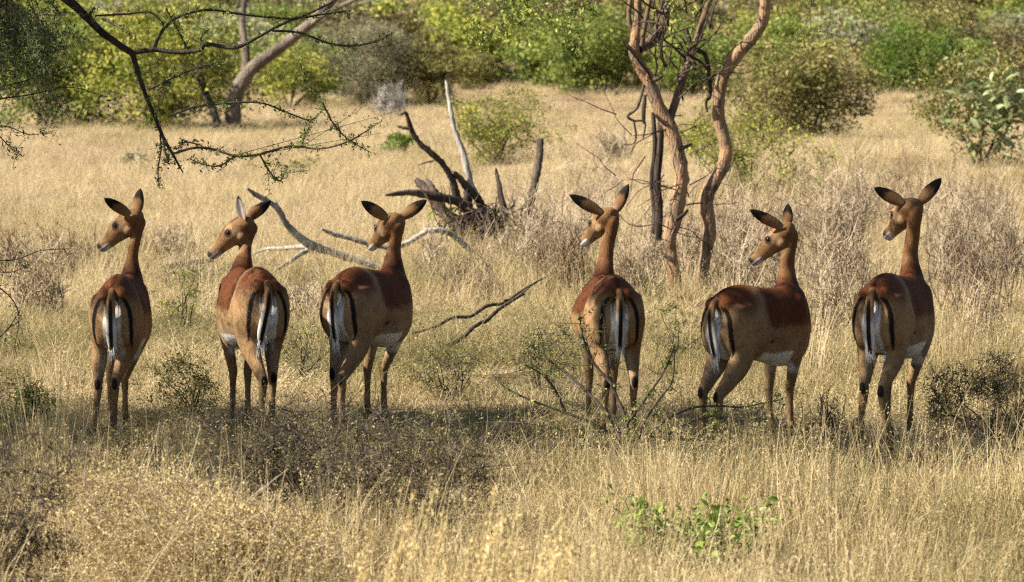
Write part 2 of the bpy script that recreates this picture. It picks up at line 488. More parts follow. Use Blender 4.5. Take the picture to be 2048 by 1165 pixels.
F_BRN = LM('brown_scrub_leaves', [(.06, .052, .022), (.135, .112, .046), (.24, .195, .08), (.38, .31, .15)])
F_PAL = LM('pale_broad_leaves', [(.08, .12, .045), (.16, .21, .08), (.25, .30, .125), (.36, .40, .19)], rough=.4, spec=.4)

def envelope(rng, n, height, rx, ry, clear, shell=.45):
    d = unit(rng.normal(size=(n, 3)))
    rr = rng.random(n) ** (1 / 3.0 * (1 - shell) + .02 * shell)
    rr = np.where(rng.random(n) < .3, rng.random(n) ** .5, rr)
    A = rng.normal(size=(6, 3)) * 2.2; ph = rng.random(6) * 6.28
    lump = 1 + .36 * np.sin(d @ A.T + ph).sum(1) / 2.0
    c = clear * height; hz = (height - c) / 2
    p = d * (rr * lump)[:, None] * np.array([rx, ry, hz]) + np.array([0, 0, c + hz])
    p[:, 2] = np.maximum(p[:, 2], .04 * height)
    return p

def shrub_parts(rng, height, rx, ry=None, targets=90, per=60, leaf=.05, stem=.03, stems=5, clump_r=None, clear=.05, aspect=.5, twigs=3, tspread=.55, up=.3, sides=5):
    ry = ry or rx
    T = envelope(rng, targets, height, rx, ry, clear)
    T = T[np.argsort(np.linalg.norm(T, axis=1))]
    mw = MB(); ml = MB()
    nodes = []; rads = []
    for k in range(stems):
        tgt = T[int(rng.uniform(.3, .98) * (targets - 1))]
        b = np.array([rng.normal() * rx * .08, rng.normal() * ry * .08, -.05])
        m1 = b * .6 + tgt * .4 + np.array([rng.normal() * rx * .08, rng.normal() * ry * .08, height * .08])
        pts = cr([b, m1, tgt * .85 + rng.normal(size=3) * rx * .04], 5)
        r = np.linspace(stem, stem * .35, len(pts)) * rng.uniform(.7, 1.1)
        tube(mw, pts, r, sides + 1, rng.random())
        nodes += list(pts[2:]); rads += list(r[2:])
    cr_ = clump_r or max(rx, ry) * .2
    for t in T:
        A = np.array(nodes); dd = np.linalg.norm(A - t, axis=1) + np.where(A[:, 2] > t[2] + .1 * height, height * .6, 0)
        k = int(np.argmin(dd)); b = A[k]; L = np.linalg.norm(t - b)
        r0 = min(rads[k] * .8, stem * .6)
        if L > .02:
            mid = (b + t) / 2 + rng.normal(size=3) * L * .10 + np.array([0, 0, L * .08])
            pts = cr([b, mid, t], 3)
            r = np.linspace(r0, max(r0 * .35, stem * .06), len(pts))
            tube(mw, pts, r, 4, rng.random(), cap=False)
            nodes += list(pts[2::2]); rads += list(r[2::2])
        for q in range(twigs):
            e = t + rng.normal(size=3) * cr_ * .9
            tube(mw, [t, (t + e) / 2 + rng.normal(size=3) * cr_ * .1, e], [stem * .10 + .001, stem * .03 + .0006], 3, rng.random(), cap=False)
        if per and rng.random() < .3:                        # a shoot standing out of the crown
            d = unit(t - np.array([0, 0, height * .45]) + rng.normal(size=3) * .25 * rx); e = t + d * cr_ * rng.uniform(.9, 2.0)
            tube(mw, [t, (t + e) / 2 + rng.normal(size=3) * cr_ * .1, e], [stem * .12 + .001, stem * .04 + .0006], 3, rng.random(), cap=False)
            m = max(4, int(per * .22)); leaves(ml, t + (e - t) * rng.random((m, 1)) + rng.normal(size=(m, 3)) * cr_ * .09, rng, leaf, aspect, up, rng.random(m))
        if per:
            m = max(3, int(per * rng.uniform(.4, 1.6)))
            c = t + rng.normal(size=(m, 3)) * cr_ * np.array([tspread * 1.15, tspread * 1.15, tspread * .8])
            tn = np.clip(rng.uniform(.2, .75) + .16 * rng.normal(size=m), 0, 1)
            c[:, 2] = np.maximum(c[:, 2], .02)
            leaves(ml, c, rng, leaf, aspect, up, tn)
    return mw, ml

def shrub(name, label, cat, px, base_y, x_half, top_y, mat, bark=BARK_BROWN, seed=0, group='shrubs behind the impalas', Yback=0, **k):
    """a shrub standing where its foot is seen; half width and top are given in photograph pixels"""
    g = G(px, base_y)
    sc = FPX / g.y
    h = (base_y - top_y) / sc; rx = x_half / sc
    rng = np.random.default_rng(seed)
    mw, ml = shrub_parts(rng, h, rx, k.pop('ry', None) or rx * .85, **k)
    root = empty(name, g); tag(root, label, cat, group)
    mw.build('stems', bark, root, smooth=True)
    if ml.v: ml.build('foliage', mat, root)
    return root

SH = shrub
gB = 'green shrubs along the far edge of the plain'
SH('leafy_shrub', 'bright green leafy shrub behind hanging acacia twigs at far left', 'shrub', 95, 262, 125, 40, F_GRN, seed=11, group=gB, targets=130, per=75, leaf=.085, stem=.035)
SH('leafy_shrub', 'large yellow green shrub left of the leaning tree trunk', 'shrub', 305, 258, 150, 14, F_YEL, seed=12, group=gB, targets=190, per=85, leaf=.085, stem=.05)
SH('leafy_shrub', 'low yellow green bush just right of the leaning trunk', 'shrub', 580, 222, 82, 92, F_YEL, seed=13, group=gB, targets=90, per=60, leaf=.085, stem=.03)
SH('acacia_bush', 'wide grey green fine leaved acacia bush behind the stump, left half', 'bush', 745, 212, 120, 34, F_GRY, seed=14, group=gB, targets=230, per=100, leaf=.06, stem=.06, aspect=.35, twigs=5)
SH('acacia_bush', 'dark green shaded bush beside the grey acacia above the tall dead branch', 'bush', 862, 214, 62, 62, F_OLV, seed=15, group=gB, targets=110, per=80, leaf=.07, stem=.05, aspect=.4)
SH('acacia_bush', 'brownish fine leaved bush under the hanging leafy twigs at top centre', 'bush', 968, 150, 78, 10, F_BRN, seed=16, group=gB, targets=120, per=80, leaf=.085, stem=.05, aspect=.35)
SH('leafy_shrub', 'small green shrub sloping down beside the sandy gap, top centre', 'shrub', 1085, 172, 50, 96, F_GRN, seed=17, group=gB, targets=60, per=55, leaf=.085, stem=.03)
SH('leafy_shrub', 'tall dense green shrub left of the crooked trunks', 'shrub', 1192, 190, 92, 8, F_GRN, seed=18, group=gB, targets=170, per=90, leaf=.085, stem=.05)
SH('leafy_shrub', 'dull green shrub seen between the two crooked trunks', 'shrub', 1392, 200, 85, 66, F_GRN, seed=19, group=gB, targets=110, per=70, leaf=.08, stem=.04)
SH('leafy_shrub', 'big olive green shrub right of the orange crooked trunk', 'shrub', 1608, 284, 140, 78, F_OLV, seed=20, group=gB, targets=180, per=80, leaf=.07, stem=.045)
SH('leafy_shrub', 'saturated bright green rounded bush at upper right', 'bush', 1815, 190, 112, 62, F_BRT, seed=21, group=gB, targets=160, per=85, leaf=.08, stem=.04)
SH('leafy_shrub', 'low dull green bush behind the bright green bush, far upper right', 'bush', 1965, 130, 90, 66, F_OLV, seed=22, group=gB, targets=90, per=60, leaf=.1, stem=.04)
SH('leafy_shrub', 'rounded mid green shrub behind the dead stump', 'shrub', 992, 326, 98, 192, F_YEL, seed=23, group='shrubs in the middle of the plain', targets=150, per=34, leaf=.046, stem=.016, twigs=7)
SH('leafy_shrub', 'sparse yellow leaved shrub behind the foot of the crooked trunks', 'shrub', 1488, 408, 128, 200, F_YEL, seed=24, group='shrubs in the middle of the plain', targets=180, per=24, leaf=.040, stem=.012, twigs=6, stems=9)
SH('leafy_shrub', 'yellowish leafy shrub standing between the crooked trunks and the mid shrub', 'shrub', 1400, 330, 60, 215, F_YEL, seed=25, group='shrubs in the middle of the plain', targets=70, per=22, leaf=.046, stem=.012, twigs=6)
SH('leafy_shrub', 'small vivid green plant between the second and third impala, far back', 'plant', 797, 312, 36, 264, F_BRT, seed=26, group='small green plants in the grass', targets=26, per=26, leaf=.075, stem=.008, aspect=.35, up=1.2)
SH('leafy_shrub', 'pale green low plant in the grass right of the hanging acacia tip', 'plant', 570, 350, 60, 316, F_OLV, seed=27, group='small green plants in the grass', targets=24, per=14, leaf=.06, stem=.008)
SH('leafy_shrub', 'small grey green plant left of the hanging acacia branch tip', 'plant', 268, 342, 36, 300, F_GRY, seed=28, group='small green plants in the grass', targets=24, per=14, leaf=.055, stem=.008)
SH('bare_bush', 'whitish leafless bush at the top behind the leaning tree', 'bush', 715, 140, 70, 20, F_GRY, bark=BARK_GREY, seed=29, group=gB, targets=120, per=10, leaf=.07, stem=.03, twigs=9)

# scrub covering the hillside, too far to count
rng = np.random.default_rng(41)
HS_ = []
for k, m in enumerate((F_GRN, F_OLV, F_BRN, F_GRY, F_YEL)):
    mw, ml = shrub_parts(np.random.default_rng(300 + k), 2.2, 1.5, targets=70, per=55, leaf=.12, stem=.05, twigs=1)
    HS_.append((ml.mesh('scrub'), m))
n = 430
yy = 100 + 105 * rng.random(n) ** 1.1; xx = (rng.random(n) * 2 - 1) * (yy * .17 + 4)
ok = ~((np.abs(xx - (1015 - 1024) / FPX * yy) < .9) & (yy < 122))
xx, yy = xx[ok], yy[ok]; n = len(xx)
sc_ = rng.uniform(.45, 1.25, n)
hsx = scatter('hillside_scrub', np.column_stack([xx, yy, terrain(xx, yy) - .05]), np.column_stack([np.zeros(n), np.zeros(n), rng.uniform(0, 6.28, n)]),
              np.column_stack([sc_ * 1.2, sc_ * 1.2, sc_]), rng.choice(5, n, p=[.22, .34, .22, .12, .10]), rng.random(n), HS_)
tag(hsx, 'mixed green and brown scrub covering the far hillside', 'scrub', kind='stuff')

# broad leaved shrub at the right edge: every leaf is a piece of its own
def leaf_mesh(name, L, Wd):
    t = np.array([0, .25, .55, .8, 1.0]); w = np.array([.12, .85, 1, .6, .02]) * Wd / 2
    v = []; 
    for a, b in zip(t, w):
        z = -.22 * L * a * a
        v += [(-b, a * L, z + b * .35), (0, a * L, z), (b, a * L, z + b * .35)]
    f = []
    for i in range(4):
        f += [[i * 3, i * 3 + 1, i * 3 + 4, i * 3 + 3], [i * 3 + 1, i * 3 + 2, i * 3 + 5, i * 3 + 4]]
    me = bpy.data.meshes.new(name); me.from_pydata(v, [], f)
    me.polygons.foreach_set('use_smooth', np.ones(len(f), bool))
    return me

def leaf_pieces(root, rng, centres, me, smin, smax, updir=.7):
    for c in centres:
        o = bpy.data.objects.new('leaf', me); COL.objects.link(o); o.parent = root
        d = Vector((rng.normal(), rng.normal() - .3, rng.normal() * .6 + updir)).normalized()
        o.location = c; q = d.to_track_quat('Y', 'Z')
        o.rotation_mode = 'QUATERNION'; o.rotation_quaternion = q @ Matrix.Rotation(rng.uniform(-1, 1), 4, 'Y').to_quaternion()
        k = rng.uniform(smin, smax); o.scale = (k, k, k)

def set_tint(me, val):
    a = me.attributes.new('tint', 'FLOAT', 'POINT'); a.data.foreach_set('value', np.full(len(me.vertices), val, np.float32))

g = G(1955, 345)
scq = FPX / g.y
rng = np.random.default_rng(51)
mw, ml = shrub_parts(rng, 245 / scq, 112 / scq, 85 / scq, targets=150, per=36, leaf=.055, stem=.018, twigs=4, stems=7, clear=.12)
root = empty('broad_leaf_shrub', g); tag(root, 'pale broad leaved shrub at the right edge above the grass', 'shrub', 'shrubs in the middle of the plain')
mw.build('stems', BARK_BROWN, root, smooth=True); ml.build('foliage', F_OLV, root)
LB = leaf_mesh('broad_leaf', .17, .065); set_tint(LB, .6); LB.materials.append(F_PAL)
cen = rng.normal(size=(295, 3)) * np.array([50 / scq, 38 / scq, 44 / scq]) + np.array([18 / scq, -.55, 128 / scq])
leaf_pieces(root, rng, cen[cen[:, 2] > .1], LB, .9, 1.55)

# ------------------------------------------------------------------ leafless dry shrubs
def dry_shrub(name, label, px, base_y, x_half, top_y, seed, n=26, spread=.62, mat=TWIG, group='leafless dry shrubs standing in the grass', lean=0.0, per=0, lmat=None, thick=1.0):
    thick *= 1.05; n = int(n * 1.7)
    g = G(px, base_y); sc = FPX / g.y; h = (base_y - top_y) / sc; rx = x_half / sc
    rng = np.random.default_rng(seed); mb = MB(); ml = MB()
    for i in range(n):
        a = rng.uniform(0, 6.28); rr = rng.random() ** .6
        top = np.array([rr * rx * math.cos(a) + lean * h, rr * rx * .7 * math.sin(a), h * rng.uniform(.35, 1.05) * (1.05 - .30 * rr)])
        b = np.array([rng.uniform(-1, 1) * rx * spread, rng.uniform(-1, 1) * rx * spread, -.03])
        top = top * np.array([.75, .75, 1]) + b * np.array([.6, .6, 0])
        mid = b * .5 + top * .5 + np.array([rng.normal() * .05, rng.normal() * .05, h * .05])
        pts = cr([b, mid, top], 4); tn = rng.random()
        tube(mb, pts, [.0052 * thick, .0016 * thick], 4, tn, cap=False)
        for q in range(rng.integers(3, 8)):
            k = rng.integers(2, len(pts)); p0 = pts[k]
            L = h * rng.uniform(.10, .32)
            d = unit(np.array([rng.normal(), rng.normal(), abs(rng.normal()) * .9 + .3]))
            p1 = p0 + d * L * .5; p2 = p0 + d * L + np.array([0, 0, L * .2])
            tube(mb, [p0, p1, p2], [.0028 * thick, .001 * thick], 3, tn, cap=False)
            for w in range(2):
                d2 = unit(d + rng.normal(size=3) * .7); tube(mb, [p1, p1 + d2 * L * .25, p1 + d2 * L * .45], [.0018 * thick, .0008 * thick], 3, tn, cap=False)
            if per: leaves(ml, p2 + rng.normal(size=(per, 3)) * L * .2, rng, .02, .5)
    root = empty(name, g); tag(root, label, 'shrub', group)
    mb.build('stems', mat, root)
    if per: ml.build('foliage', lmat, root)
    return root

DS = dry_shrub
DS('dry_shrub', 'dry twiggy shrub tangled around the foot of the dead stump', 1020, 548, 75, 420, 61, 22)
DS('dry_shrub', 'dry twiggy shrub right of the stump, left of the fourth impala ears', 1085, 545, 60, 370, 62, 34)
DS('dry_shrub', 'leafless bush behind the head of the fourth impala', 1180, 520, 70, 340, 63, 30)
DS('dry_shrub', 'dry bush growing at the foot of the left crooked trunk', 1318, 575, 60, 400, 64, 38)
DS('dry_shrub', 'dry bush between the feet of the two crooked trunks', 1385, 580, 48, 420, 65, 30)
DS('dry_shrub', 'dry reddish bush right of the orange trunk foot', 1470, 575, 60, 380, 66, 40)
DS('dry_shrub', 'tall wispy dry shrub behind the head of the fifth impala', 1560, 560, 75, 330, 67, 40)
DS('dry_shrub', 'wide leafless shrub between the fifth and sixth impala heads', 1665, 570, 80, 350, 68, 48)
DS('dry_shrub', 'tall thin stemmed dry shrub left of the sixth impala ears', 1720, 500, 55, 290, 69, 26)
DS('dry_shrub', 'dry twiggy bush just right of the sixth impala neck', 1905, 580, 70, 370, 70, 42)
DS('dry_shrub', 'dry twiggy bush at the right edge level with impala backs', 2005, 600, 60, 380, 71, 38)
DS('dry_shrub', 'leafless shrub at the right edge below the broad leaved shrub', 1985, 480, 75, 320, 72, 34)
DS('dry_shrub', 'low dry shrub at left edge beside the first impala', 75, 640, 75, 480, 73, 34)
DS('dry_shrub', 'low dry twigs between the first impala and the second', 380, 600, 60, 490, 74, 22)
DS('dry_shrub', 'grey leafless bush below the wide grey acacia', 780, 240, 40, 165, 75, 40, mat=BARK_GREY, thick=2.4)
DS('dry_shrub', 'dry bush behind the third impala neck', 860, 560, 40, 450, 76, 16)
DS('dry_shrub', 'dry twigs on the plain left of the crooked trunks', 1225, 330, 60, 250, 77, 40, thick=1.7)
DS('dry_shrub', 'thin dry stems right of the fifth impala body', 1650, 690, 40, 500, 78, 14)
DS('dry_shrub', 'thin dry stems by the right edge behind the olive scrub', 1965, 700, 55, 560, 79, 22)

TWIG_RED = wood_mat('reddish_dry_twigs', [(.06, .04, .025), (.16, .11, .07), (.32, .24, .155)], bump=.1)
for k, (px, by, xh, ty, lab) in enumerate((
    (1140, 590, 70, 420, 'reddish dry stems at the left of the fourth impala neck'), (1265, 600, 60, 430, 'reddish dry stems between the fourth impala and the left trunk'),
    (1440, 520, 80, 330, 'dry stems rising behind the orange trunk foot'), (1520, 620, 70, 430, 'dry stems just left of the fifth impala face'),
    (1630, 520, 90, 320, 'wide thin dry brush beyond the fifth impala right ear'), (1700, 640, 70, 440, 'reddish dry stems left of the sixth impala neck'),
    (1790, 470, 90, 300, 'dry brush behind the ears of the sixth impala'), (1890, 480, 80, 300, 'dry brush below the broad leaved shrub, left part'),
    (1950, 640, 80, 430, 'reddish dry stems right of the sixth impala back'), (1060, 480, 60, 330, 'dry brush behind the broken pole of the stump'),
    (930, 600, 70, 490, 'thin dry stems below the stump on its left'), (1200, 430, 90, 290, 'thin dry brush left of the crooked trunks'),
    (150, 560, 80, 440, 'thin dry stems left of the first impala head'), (330, 520, 60, 430, 'thin dry stems right of the first impala head'),
    (30, 560, 60, 440, 'thin dry stems at the left edge of the picture'), (600, 640, 60, 540, 'thin dry stems right of the second impala back'))):
    DS('dry_shrub', lab, px, by, xh, ty, 700 + k, 26, mat=TWIG_RED if k % 2 == 0 else TWIG, spread=.9)

# low olive scrub around the impalas
gO = 'low olive scrub in the grass'
def scrub(label, px, by, xh, ty, seed, mat=F_OLV, bark=TWIG_DARK, **k):
    d = dict(targets=70, per=36, leaf=.014, stem=.007, stems=9, twigs=5, clear=.0, aspect=.5, sides=4); d.update(k)
    return SH('low_scrub', label, 'scrub', px, by, xh, ty, mat, bark=bark, seed=seed, group=gO, **d)
scrub('dark olive scrub at the left edge beside the first impala legs', 45, 872, 85, 748, 81, mat=F_GRN)
scrub('grey olive scrub between the first and second impala legs', 385, 835, 85, 705, 82)
scrub('dark twiggy scrub at the right edge beside the sixth impala legs', 1985, 895, 130, 700, 83, targets=130, per=24, twigs=10)
scrub('wide dark brown twiggy scrub in the foreground below the second impala', 570, 1060, 210, 805, 84, mat=F_BRN, targets=200, per=46, leaf=.011, twigs=10)
scrub('dark brown twiggy scrub in the foreground below the third impala', 800, 1100, 160, 835, 85, mat=F_BRN, targets=170, per=44, leaf=.011, twigs=10)
scrub('dense tan seed covered scrub filling the bottom left of the picture', 440, 1215, 285, 968, 86, mat=F_TAN, bark=TWIG, targets=340, per=150, leaf=.0095)
scrub('dark grey scrub at the left edge, lower corner', 25, 1190, 165, 880, 87, mat=F_BRN, targets=150, per=40, leaf=.011, twigs=10)
scrub('yellow olive scrub left of the fourth impala', 1090, 790, 90, 640, 88, targets=90, per=20)
scrub('yellow olive scrub right of the third impala', 900, 800, 80, 690, 89, targets=60, per=20)
scrub('low yellow scrub between the fourth and fifth impala', 1350, 720, 50, 590, 90, targets=50, per=20)
DS('dry_shrub', 'small thin weed between the fifth and sixth impala feet', 1660, 880, 45, 770, 91, 10, mat=TWIG_RED)
scrub('shaded grey scrub below the fifth impala', 1480, 960, 110, 850, 92, targets=70, mat=F_BRN)
scrub('small tan scrub under the first impala feet', 260, 960, 90, 850, 93, mat=F_TAN, bark=TWIG, targets=60)
scrub('low olive scrub behind the second impala legs', 600, 760, 70, 650, 94, targets=40, per=18)
scrub('yellow olive scrub behind the right side of the first impala', 370, 660, 60, 540, 95, targets=50, per=18, mat=F_YEL)

# green broad leaved plant, bottom right: leaves one by one
g = G(1395, 1150); scq = FPX / g.y
rng = np.random.default_rng(99)
root = empty('leafy_plant', g); tag(root, 'green broad leaved plant low in the grass at bottom right', 'plant')
mb = MB()
LP = leaf_mesh('plant_leaf', .046, .026); set_tint(LP, .62); LP.materials.append(F_BRT)
LP2 = leaf_mesh('plant_leaf', .042, .024); set_tint(LP2, .72); LP2.materials.append(F_PAL)
cl, cl2 = [], []
for i in range(46):
    ax_ = rng.uniform(-1, 1); tipp = np.array([ax_ * 165 / scq, rng.normal() * .10, (70 + 95 * rng.random() * (.55 + .45 * abs(ax_))) / scq])
    b = np.array([tipp[0] * .55, rng.normal() * .04, 0.0])
    pts = cr([b, (b + tipp) / 2 + np.array([0, 0, .02]), tipp], 4)
    tube(mb, pts, [.004, .0015], 4, .5, cap=False)
    for p in pts[4:]:
        (cl2 if rng.random() < .25 else cl).append(p + rng.normal(size=3) * .014)
        if rng.random() < .3: cl.append(p + rng.normal(size=3) * .03)
mb.build('stems', F_GRN, root)
ml = MB(); pc = np.array(cl + cl2)
leaves(ml, np.repeat(pc, 4, 0) + rng.normal(size=(len(pc) * 4, 3)) * np.array([.03, .03, .022]), rng, .022, .55, .6)
ml.build('small_leaves', F_BRT, root)
leaf_pieces(root, rng, cl, LP, .6, 1.25); leaf_pieces(root, rng, cl2, LP2, .6, 1.2)

# tall feathery grass close to the lens
for k, (px, py, top, lab) in enumerate(((770, 1480, 985, 'blurred feathery grass tuft close to the lens, leftmost'), (880, 1500, 1010, 'blurred feathery grass tuft close to the lens, second from left'), (960, 1490, 975, 'blurred leaning feathery grass tuft close to the lens'), (1080, 1510, 1030, 'blurred feathery grass tuft close to the lens, rightmost'))):
    g = G(px, py); rng = np.random.default_rng(500 + k); sc = FPX / g.y; h = (py - top) / sc
    mb = MB()
    for i in range(16):
        b = np.array([rng.normal() * .05, rng.normal() * .05, 0]); hh = h * rng.uniform(.6, 1.05)
        tp = b + np.array([rng.normal() * .08 + .10, rng.normal() * .06, hh])
        pts = cr([b, (b + tp) / 2 + np.array([-.02, 0, .02]), tp], 5)
        tube(mb, pts, [.0022, .0010], 3, rng.uniform(.4, .8), cap=False)
        m = 60; t = rng.random(m); ln = .16 * hh / .6
        dn = unit(pts[-1] - pts[-3])
        leaves(mb, pts[-1] - dn * (t * ln)[:, None] + rng.normal(size=(m, 3)) * (.004 + .012 * t)[:, None], rng, .014, .35, 1.2, rng.uniform(.55, .95, m))
    o = mb.build('feather_grass', F_TAN, loc=g); tag(o, lab, 'grass tuft', 'feathery grass in the near foreground')
# ------------------------------------------------------------------ trees
def limb(mb, pts, Y, r0, r1, seed, dY=0.0, sides=8, sub=4, rough=.05, tint=.5, waver=0.0):
    """a limb traced through photograph points; it stands at distance Y, leaning back or forth by dY along its length"""
    rng = np.random.default_rng(seed); n = len(pts)
    yy = Y + dY * np.linspace(0, 1, n) + waver * np.sin(np.linspace(0, 3.1, n) * 1.7 + seed)
    w = np.array([P(a, b, c) for (a, b), c in zip(pts, yy)])
    k = Y / FPX
    rr = np.asarray(r0) * k if np.ndim(r0) else np.linspace(r0, r1, n) * k
    tube(mb, w, rr, sides, tint, sub, rough, rng)
    return w

def fine_leaf_twig(mw, ml, pts, rng, r=.003, n=40, spread=.03, leaf=.016, side=6, sl=.12, aspect=.4):
    """a thin twig with side twiglets and small leaf tufts along it"""
    pts = cr(pts, 4)
    tube(mw, pts, [r, r * .4], 4, rng.random(), cap=False)
    L = np.cumsum(np.concatenate([[0], np.linalg.norm(np.diff(pts, axis=0), axis=1)]))
    def at(t): return np.array([np.interp(t * L[-1], L, pts[:, d]) for d in range(3)])
    for i in range(side):
        b = at(rng.uniform(.1, 1)); d = unit(rng.normal(size=3) * np.array([1, .7, .8]))
        e = b + d * sl * rng.uniform(.4, 1.2)
        tube(mw, [b, (b + e) / 2 + rng.normal(size=3) * .01, e], [r * .55, r * .25], 3, rng.random(), cap=False)
        m = int(n * .12) + 1
        c = b + (e - b) * rng.random((m, 1)) + rng.normal(size=(m, 3)) * spread * .5
        leaves(ml, c, rng, leaf, aspect)
    t = rng.random(n)
    c = np.array([at(q) for q in t]) + rng.normal(size=(n, 3)) * spread * .6
    leaves(ml, c, rng, leaf, aspect)

# ---- far leaning tree at left
YT = G(467, 262).y
root = empty('leaning_tree', G(467, 262)); tag(root, 'thick grey trunk leaning right with a second upright stem, far left of centre', 'tree', 'trees on the plain')
base = root.location.copy()
def world_part(mb, name, mat, root, smooth=True):
    o = mb.build(name, mat, root, smooth=smooth)
    o.matrix_parent_inverse = Matrix.Translation(-root.location)
    return o
mb = MB()
limb(mb, [(466, 272), (466, 235), (472, 190), (492, 152), (520, 124), (570, 88), (615, 52), (650, 16), (700, -40), (760, -110)], YT, [19, 16, 15, 14.5, 13, 12, 11, 10, 8, 6], 0, 1, sides=12)
world_part(mb, 'trunk', BARK_GB, root)
mb = MB()
limb(mb, [(486, 160), (492, 130), (490, 90), (484, 50), (488, 10), (500, -60)], YT, [9, 9, 7.5, 6.5, 6, 4], 0, 2, dY=.8)
limb(mb, [(612, 56), (650, 30), (720, -5), (780, -30)], YT, [6, 5, 4, 3], 0, 3, dY=-.5)
world_part(mb, 'branch', BARK_GB, root)
mb = MB()
limb(mb, [(436, 254), (428, 225), (412, 190), (400, 150), (405, 120)], YT - .6, [8, 7, 7, 6, 3], 0, 4, dY=1)
world_part(mb, 'dead_stem', BARK_DARK, root)
rng = np.random.default_rng(5)
ml = MB(); mw = MB()
for i in range(120):
    c = np.array(P(700, -190, YT)) + rng.normal(size=3) * np.array([1.9, 1.6, .7])
    if (CAM_H - c[2]) / c[1] * FPX > -95: continue
    leaves(ml, c + rng.normal(size=(60, 3)) * np.array([.35, .35, .2]), rng, .07, .4, .2)
o = ml.build('crown', F_GRY, root); o.matrix_parent_inverse = Matrix.Translation(-root.location)

# ---- the two crooked trees at right of centre
YC = G(1345, 596).y
gC = 'trees on the plain'
rl = empty('crooked_tree', G(1345, 598)); tag(rl, 'brown crooked forked trunk with dead tangled branches behind the fourth impala', 'tree', gC)
mb = MB()
limb(mb, [(1352, 606), (1350, 560), (1342, 510), (1338, 480), (1350, 430), (1360, 380), (1362, 340), (1352, 290), (1340, 255), (1318, 215), (1300, 170), (1276, 125), (1268, 100), (1272, 60), (1276, 10), (1270, -60), (1240, -130)], YC,
     [15, 13, 13, 14, 15.5, 15, 14, 13.5, 14, 13, 12.5, 11.5, 11.5, 9, 8, 7, 5], 0, 11, sides=14, rough=.07)
world_part(mb, 'trunk', BARK_ORANGE, rl)
mb = MB()
limb(mb, [(1338, 245), (1352, 200), (1372, 140), (1392, 80), (1412, 20), (1430, -50)], YC, [9, 8, 7.5, 7, 6, 4], 0, 12, dY=.5)
limb(mb, [(1302, 80), (1322, 60), (1330, 20), (1335, -40)], YC + .5, [12, 12, 11, 8], 0, 13, dY=.2)
limb(mb, [(1276, 100), (1298, 88), (1310, 72)], YC + .2, [10, 11, 12], 0, 14, dY=.3)
limb(mb, [(1270, 70), (1258, 40), (1262, -10), (1270, -60)], YC, [5, 5, 4, 3], 0, 15)
limb(mb, [(1284, 90), (1290, 50), (1300, 0)], YC - .2, [5, 5, 4], 0, 16)
world_part(mb, 'branch', BARK_BROWN, rl)
mb = MB()
limb(mb, [(1306, 225), (1310, 300), (1304, 360), (1310, 430), (1306, 470)], YC + .25, [4.5, 5, 5.5, 6, 6], 0, 17)
limb(mb, [(1322, 240), (1320, 300), (1314, 360), (1318, 420), (1316, 480)], YC + .2, [6, 7, 8, 8, 8], 0, 18)
limb(mb, [(1288, 170), (1275, 215), (1255, 232), (1268, 242), (1290, 245), (1286, 280)], YC - .2, [3, 3, 3, 2.5, 2, 1.5], 0, 19)
limb(mb, [(1268, 242), (1272, 275), (1266, 288), (1245, 290)], YC - .2, [2, 2, 1.5, 1], 0, 20)
limb(mb, [(1290, 190), (1287, 225), (1288, 248)], YC - .15, [4, 4.5, 3], 0, 21)
# tangle of dead twigs in the fork
rng = np.random.default_rng(22)
for i in range(46):
    a = np.array([rng.uniform(1290, 1420), rng.uniform(20, 210)])
    pts = [a]
    d = np.array([rng.normal() * .7, -1.0]); d /= np.linalg.norm(d) + 1e-6
    for q in range(5):
        d = d + rng.normal(size=2) * .26; d /= np.linalg.norm(d)
        pts.append(pts[-1] + d * rng.uniform(14, 30))
    limb(mb, pts, YC + rng.normal() * .25, rng.uniform(1.4, 3.4), .6, 100 + i, dY=rng.normal() * .3, sides=5, sub=3)
limb(mb, [(1372, 60), (1385, 95), (1410, 110), (1418, 150), (1420, 190), (1412, 205), (1415, 225)], YC + .3, [5, 5, 4.5, 4, 4, 3, 2], 0, 23)
for i in range(34):
    a = np.array([rng.uniform(1230, 1420), rng.uniform(220, 470)]); pts = [a]; d = np.array([rng.normal(), rng.normal() * .8]); d /= np.linalg.norm(d)
    for q in range(4):
        d = d + rng.normal(size=2) * .3; d /= np.linalg.norm(d); pts.append(pts[-1] + d * rng.uniform(12, 34))
    limb(mb, pts, YC - .1 + rng.normal() * .3, rng.uniform(.8, 1.8), .5, 800 + i, dY=rng.normal() * .3, sides=4, sub=2)
for (x0, y0, dx, dy) in ((1300, 165, 26, -14), (1356, 300, 28, -12), (1352, 440, 24, -20), (1335, 250, -24, -20), (1345, 520, -22, -14), (1268, 105, -16, -18)):
    limb(mb, [(x0, y0), (x0 + dx * .6, y0 + dy * .5), (x0 + dx, y0 + dy)], YC - .05, [5, 4, 2.5], 0, x0, sides=6, sub=3)
world_part(mb, 'dead_twigs', BARK_CHAR, rl)
mb = MB(); ml = MB(); mh = MB()
rng = np.random.default_rng(23)
for (x0, y0, x1, y1) in ((948, -10, 942, 100), (965, -10, 960, 95), (990, -12, 1010, 80), (1010, -10, 1000, 95), (1030, -10, 1040, 70), (1052, -14, 1050, 40), (1085, -12, 1055, 75), (1105, -15, 1100, 55), (1140, -10, 1135, 95), (1165, -15, 1150, 110), (1190, -12, 1186, 70), (1025, -12, 1018, 100), (1160, -15, 1120, 60), (1330, -30, 1360, 60), (1390, -30, 1380, 90)):
    Yq = YC - 1.2 + rng.normal() * .4
    p = [P(x0 + (x1 - x0) * t + rng.normal() * 4, y0 + (y1 - y0) * t, Yq + .1 * t) for t in (0, .3, .65, 1)]
    fine_leaf_twig(mb, mh, p, rng, .0035, 46, .045, .032, 7, .15, .6)
up_ = P(1290, -110, YC)
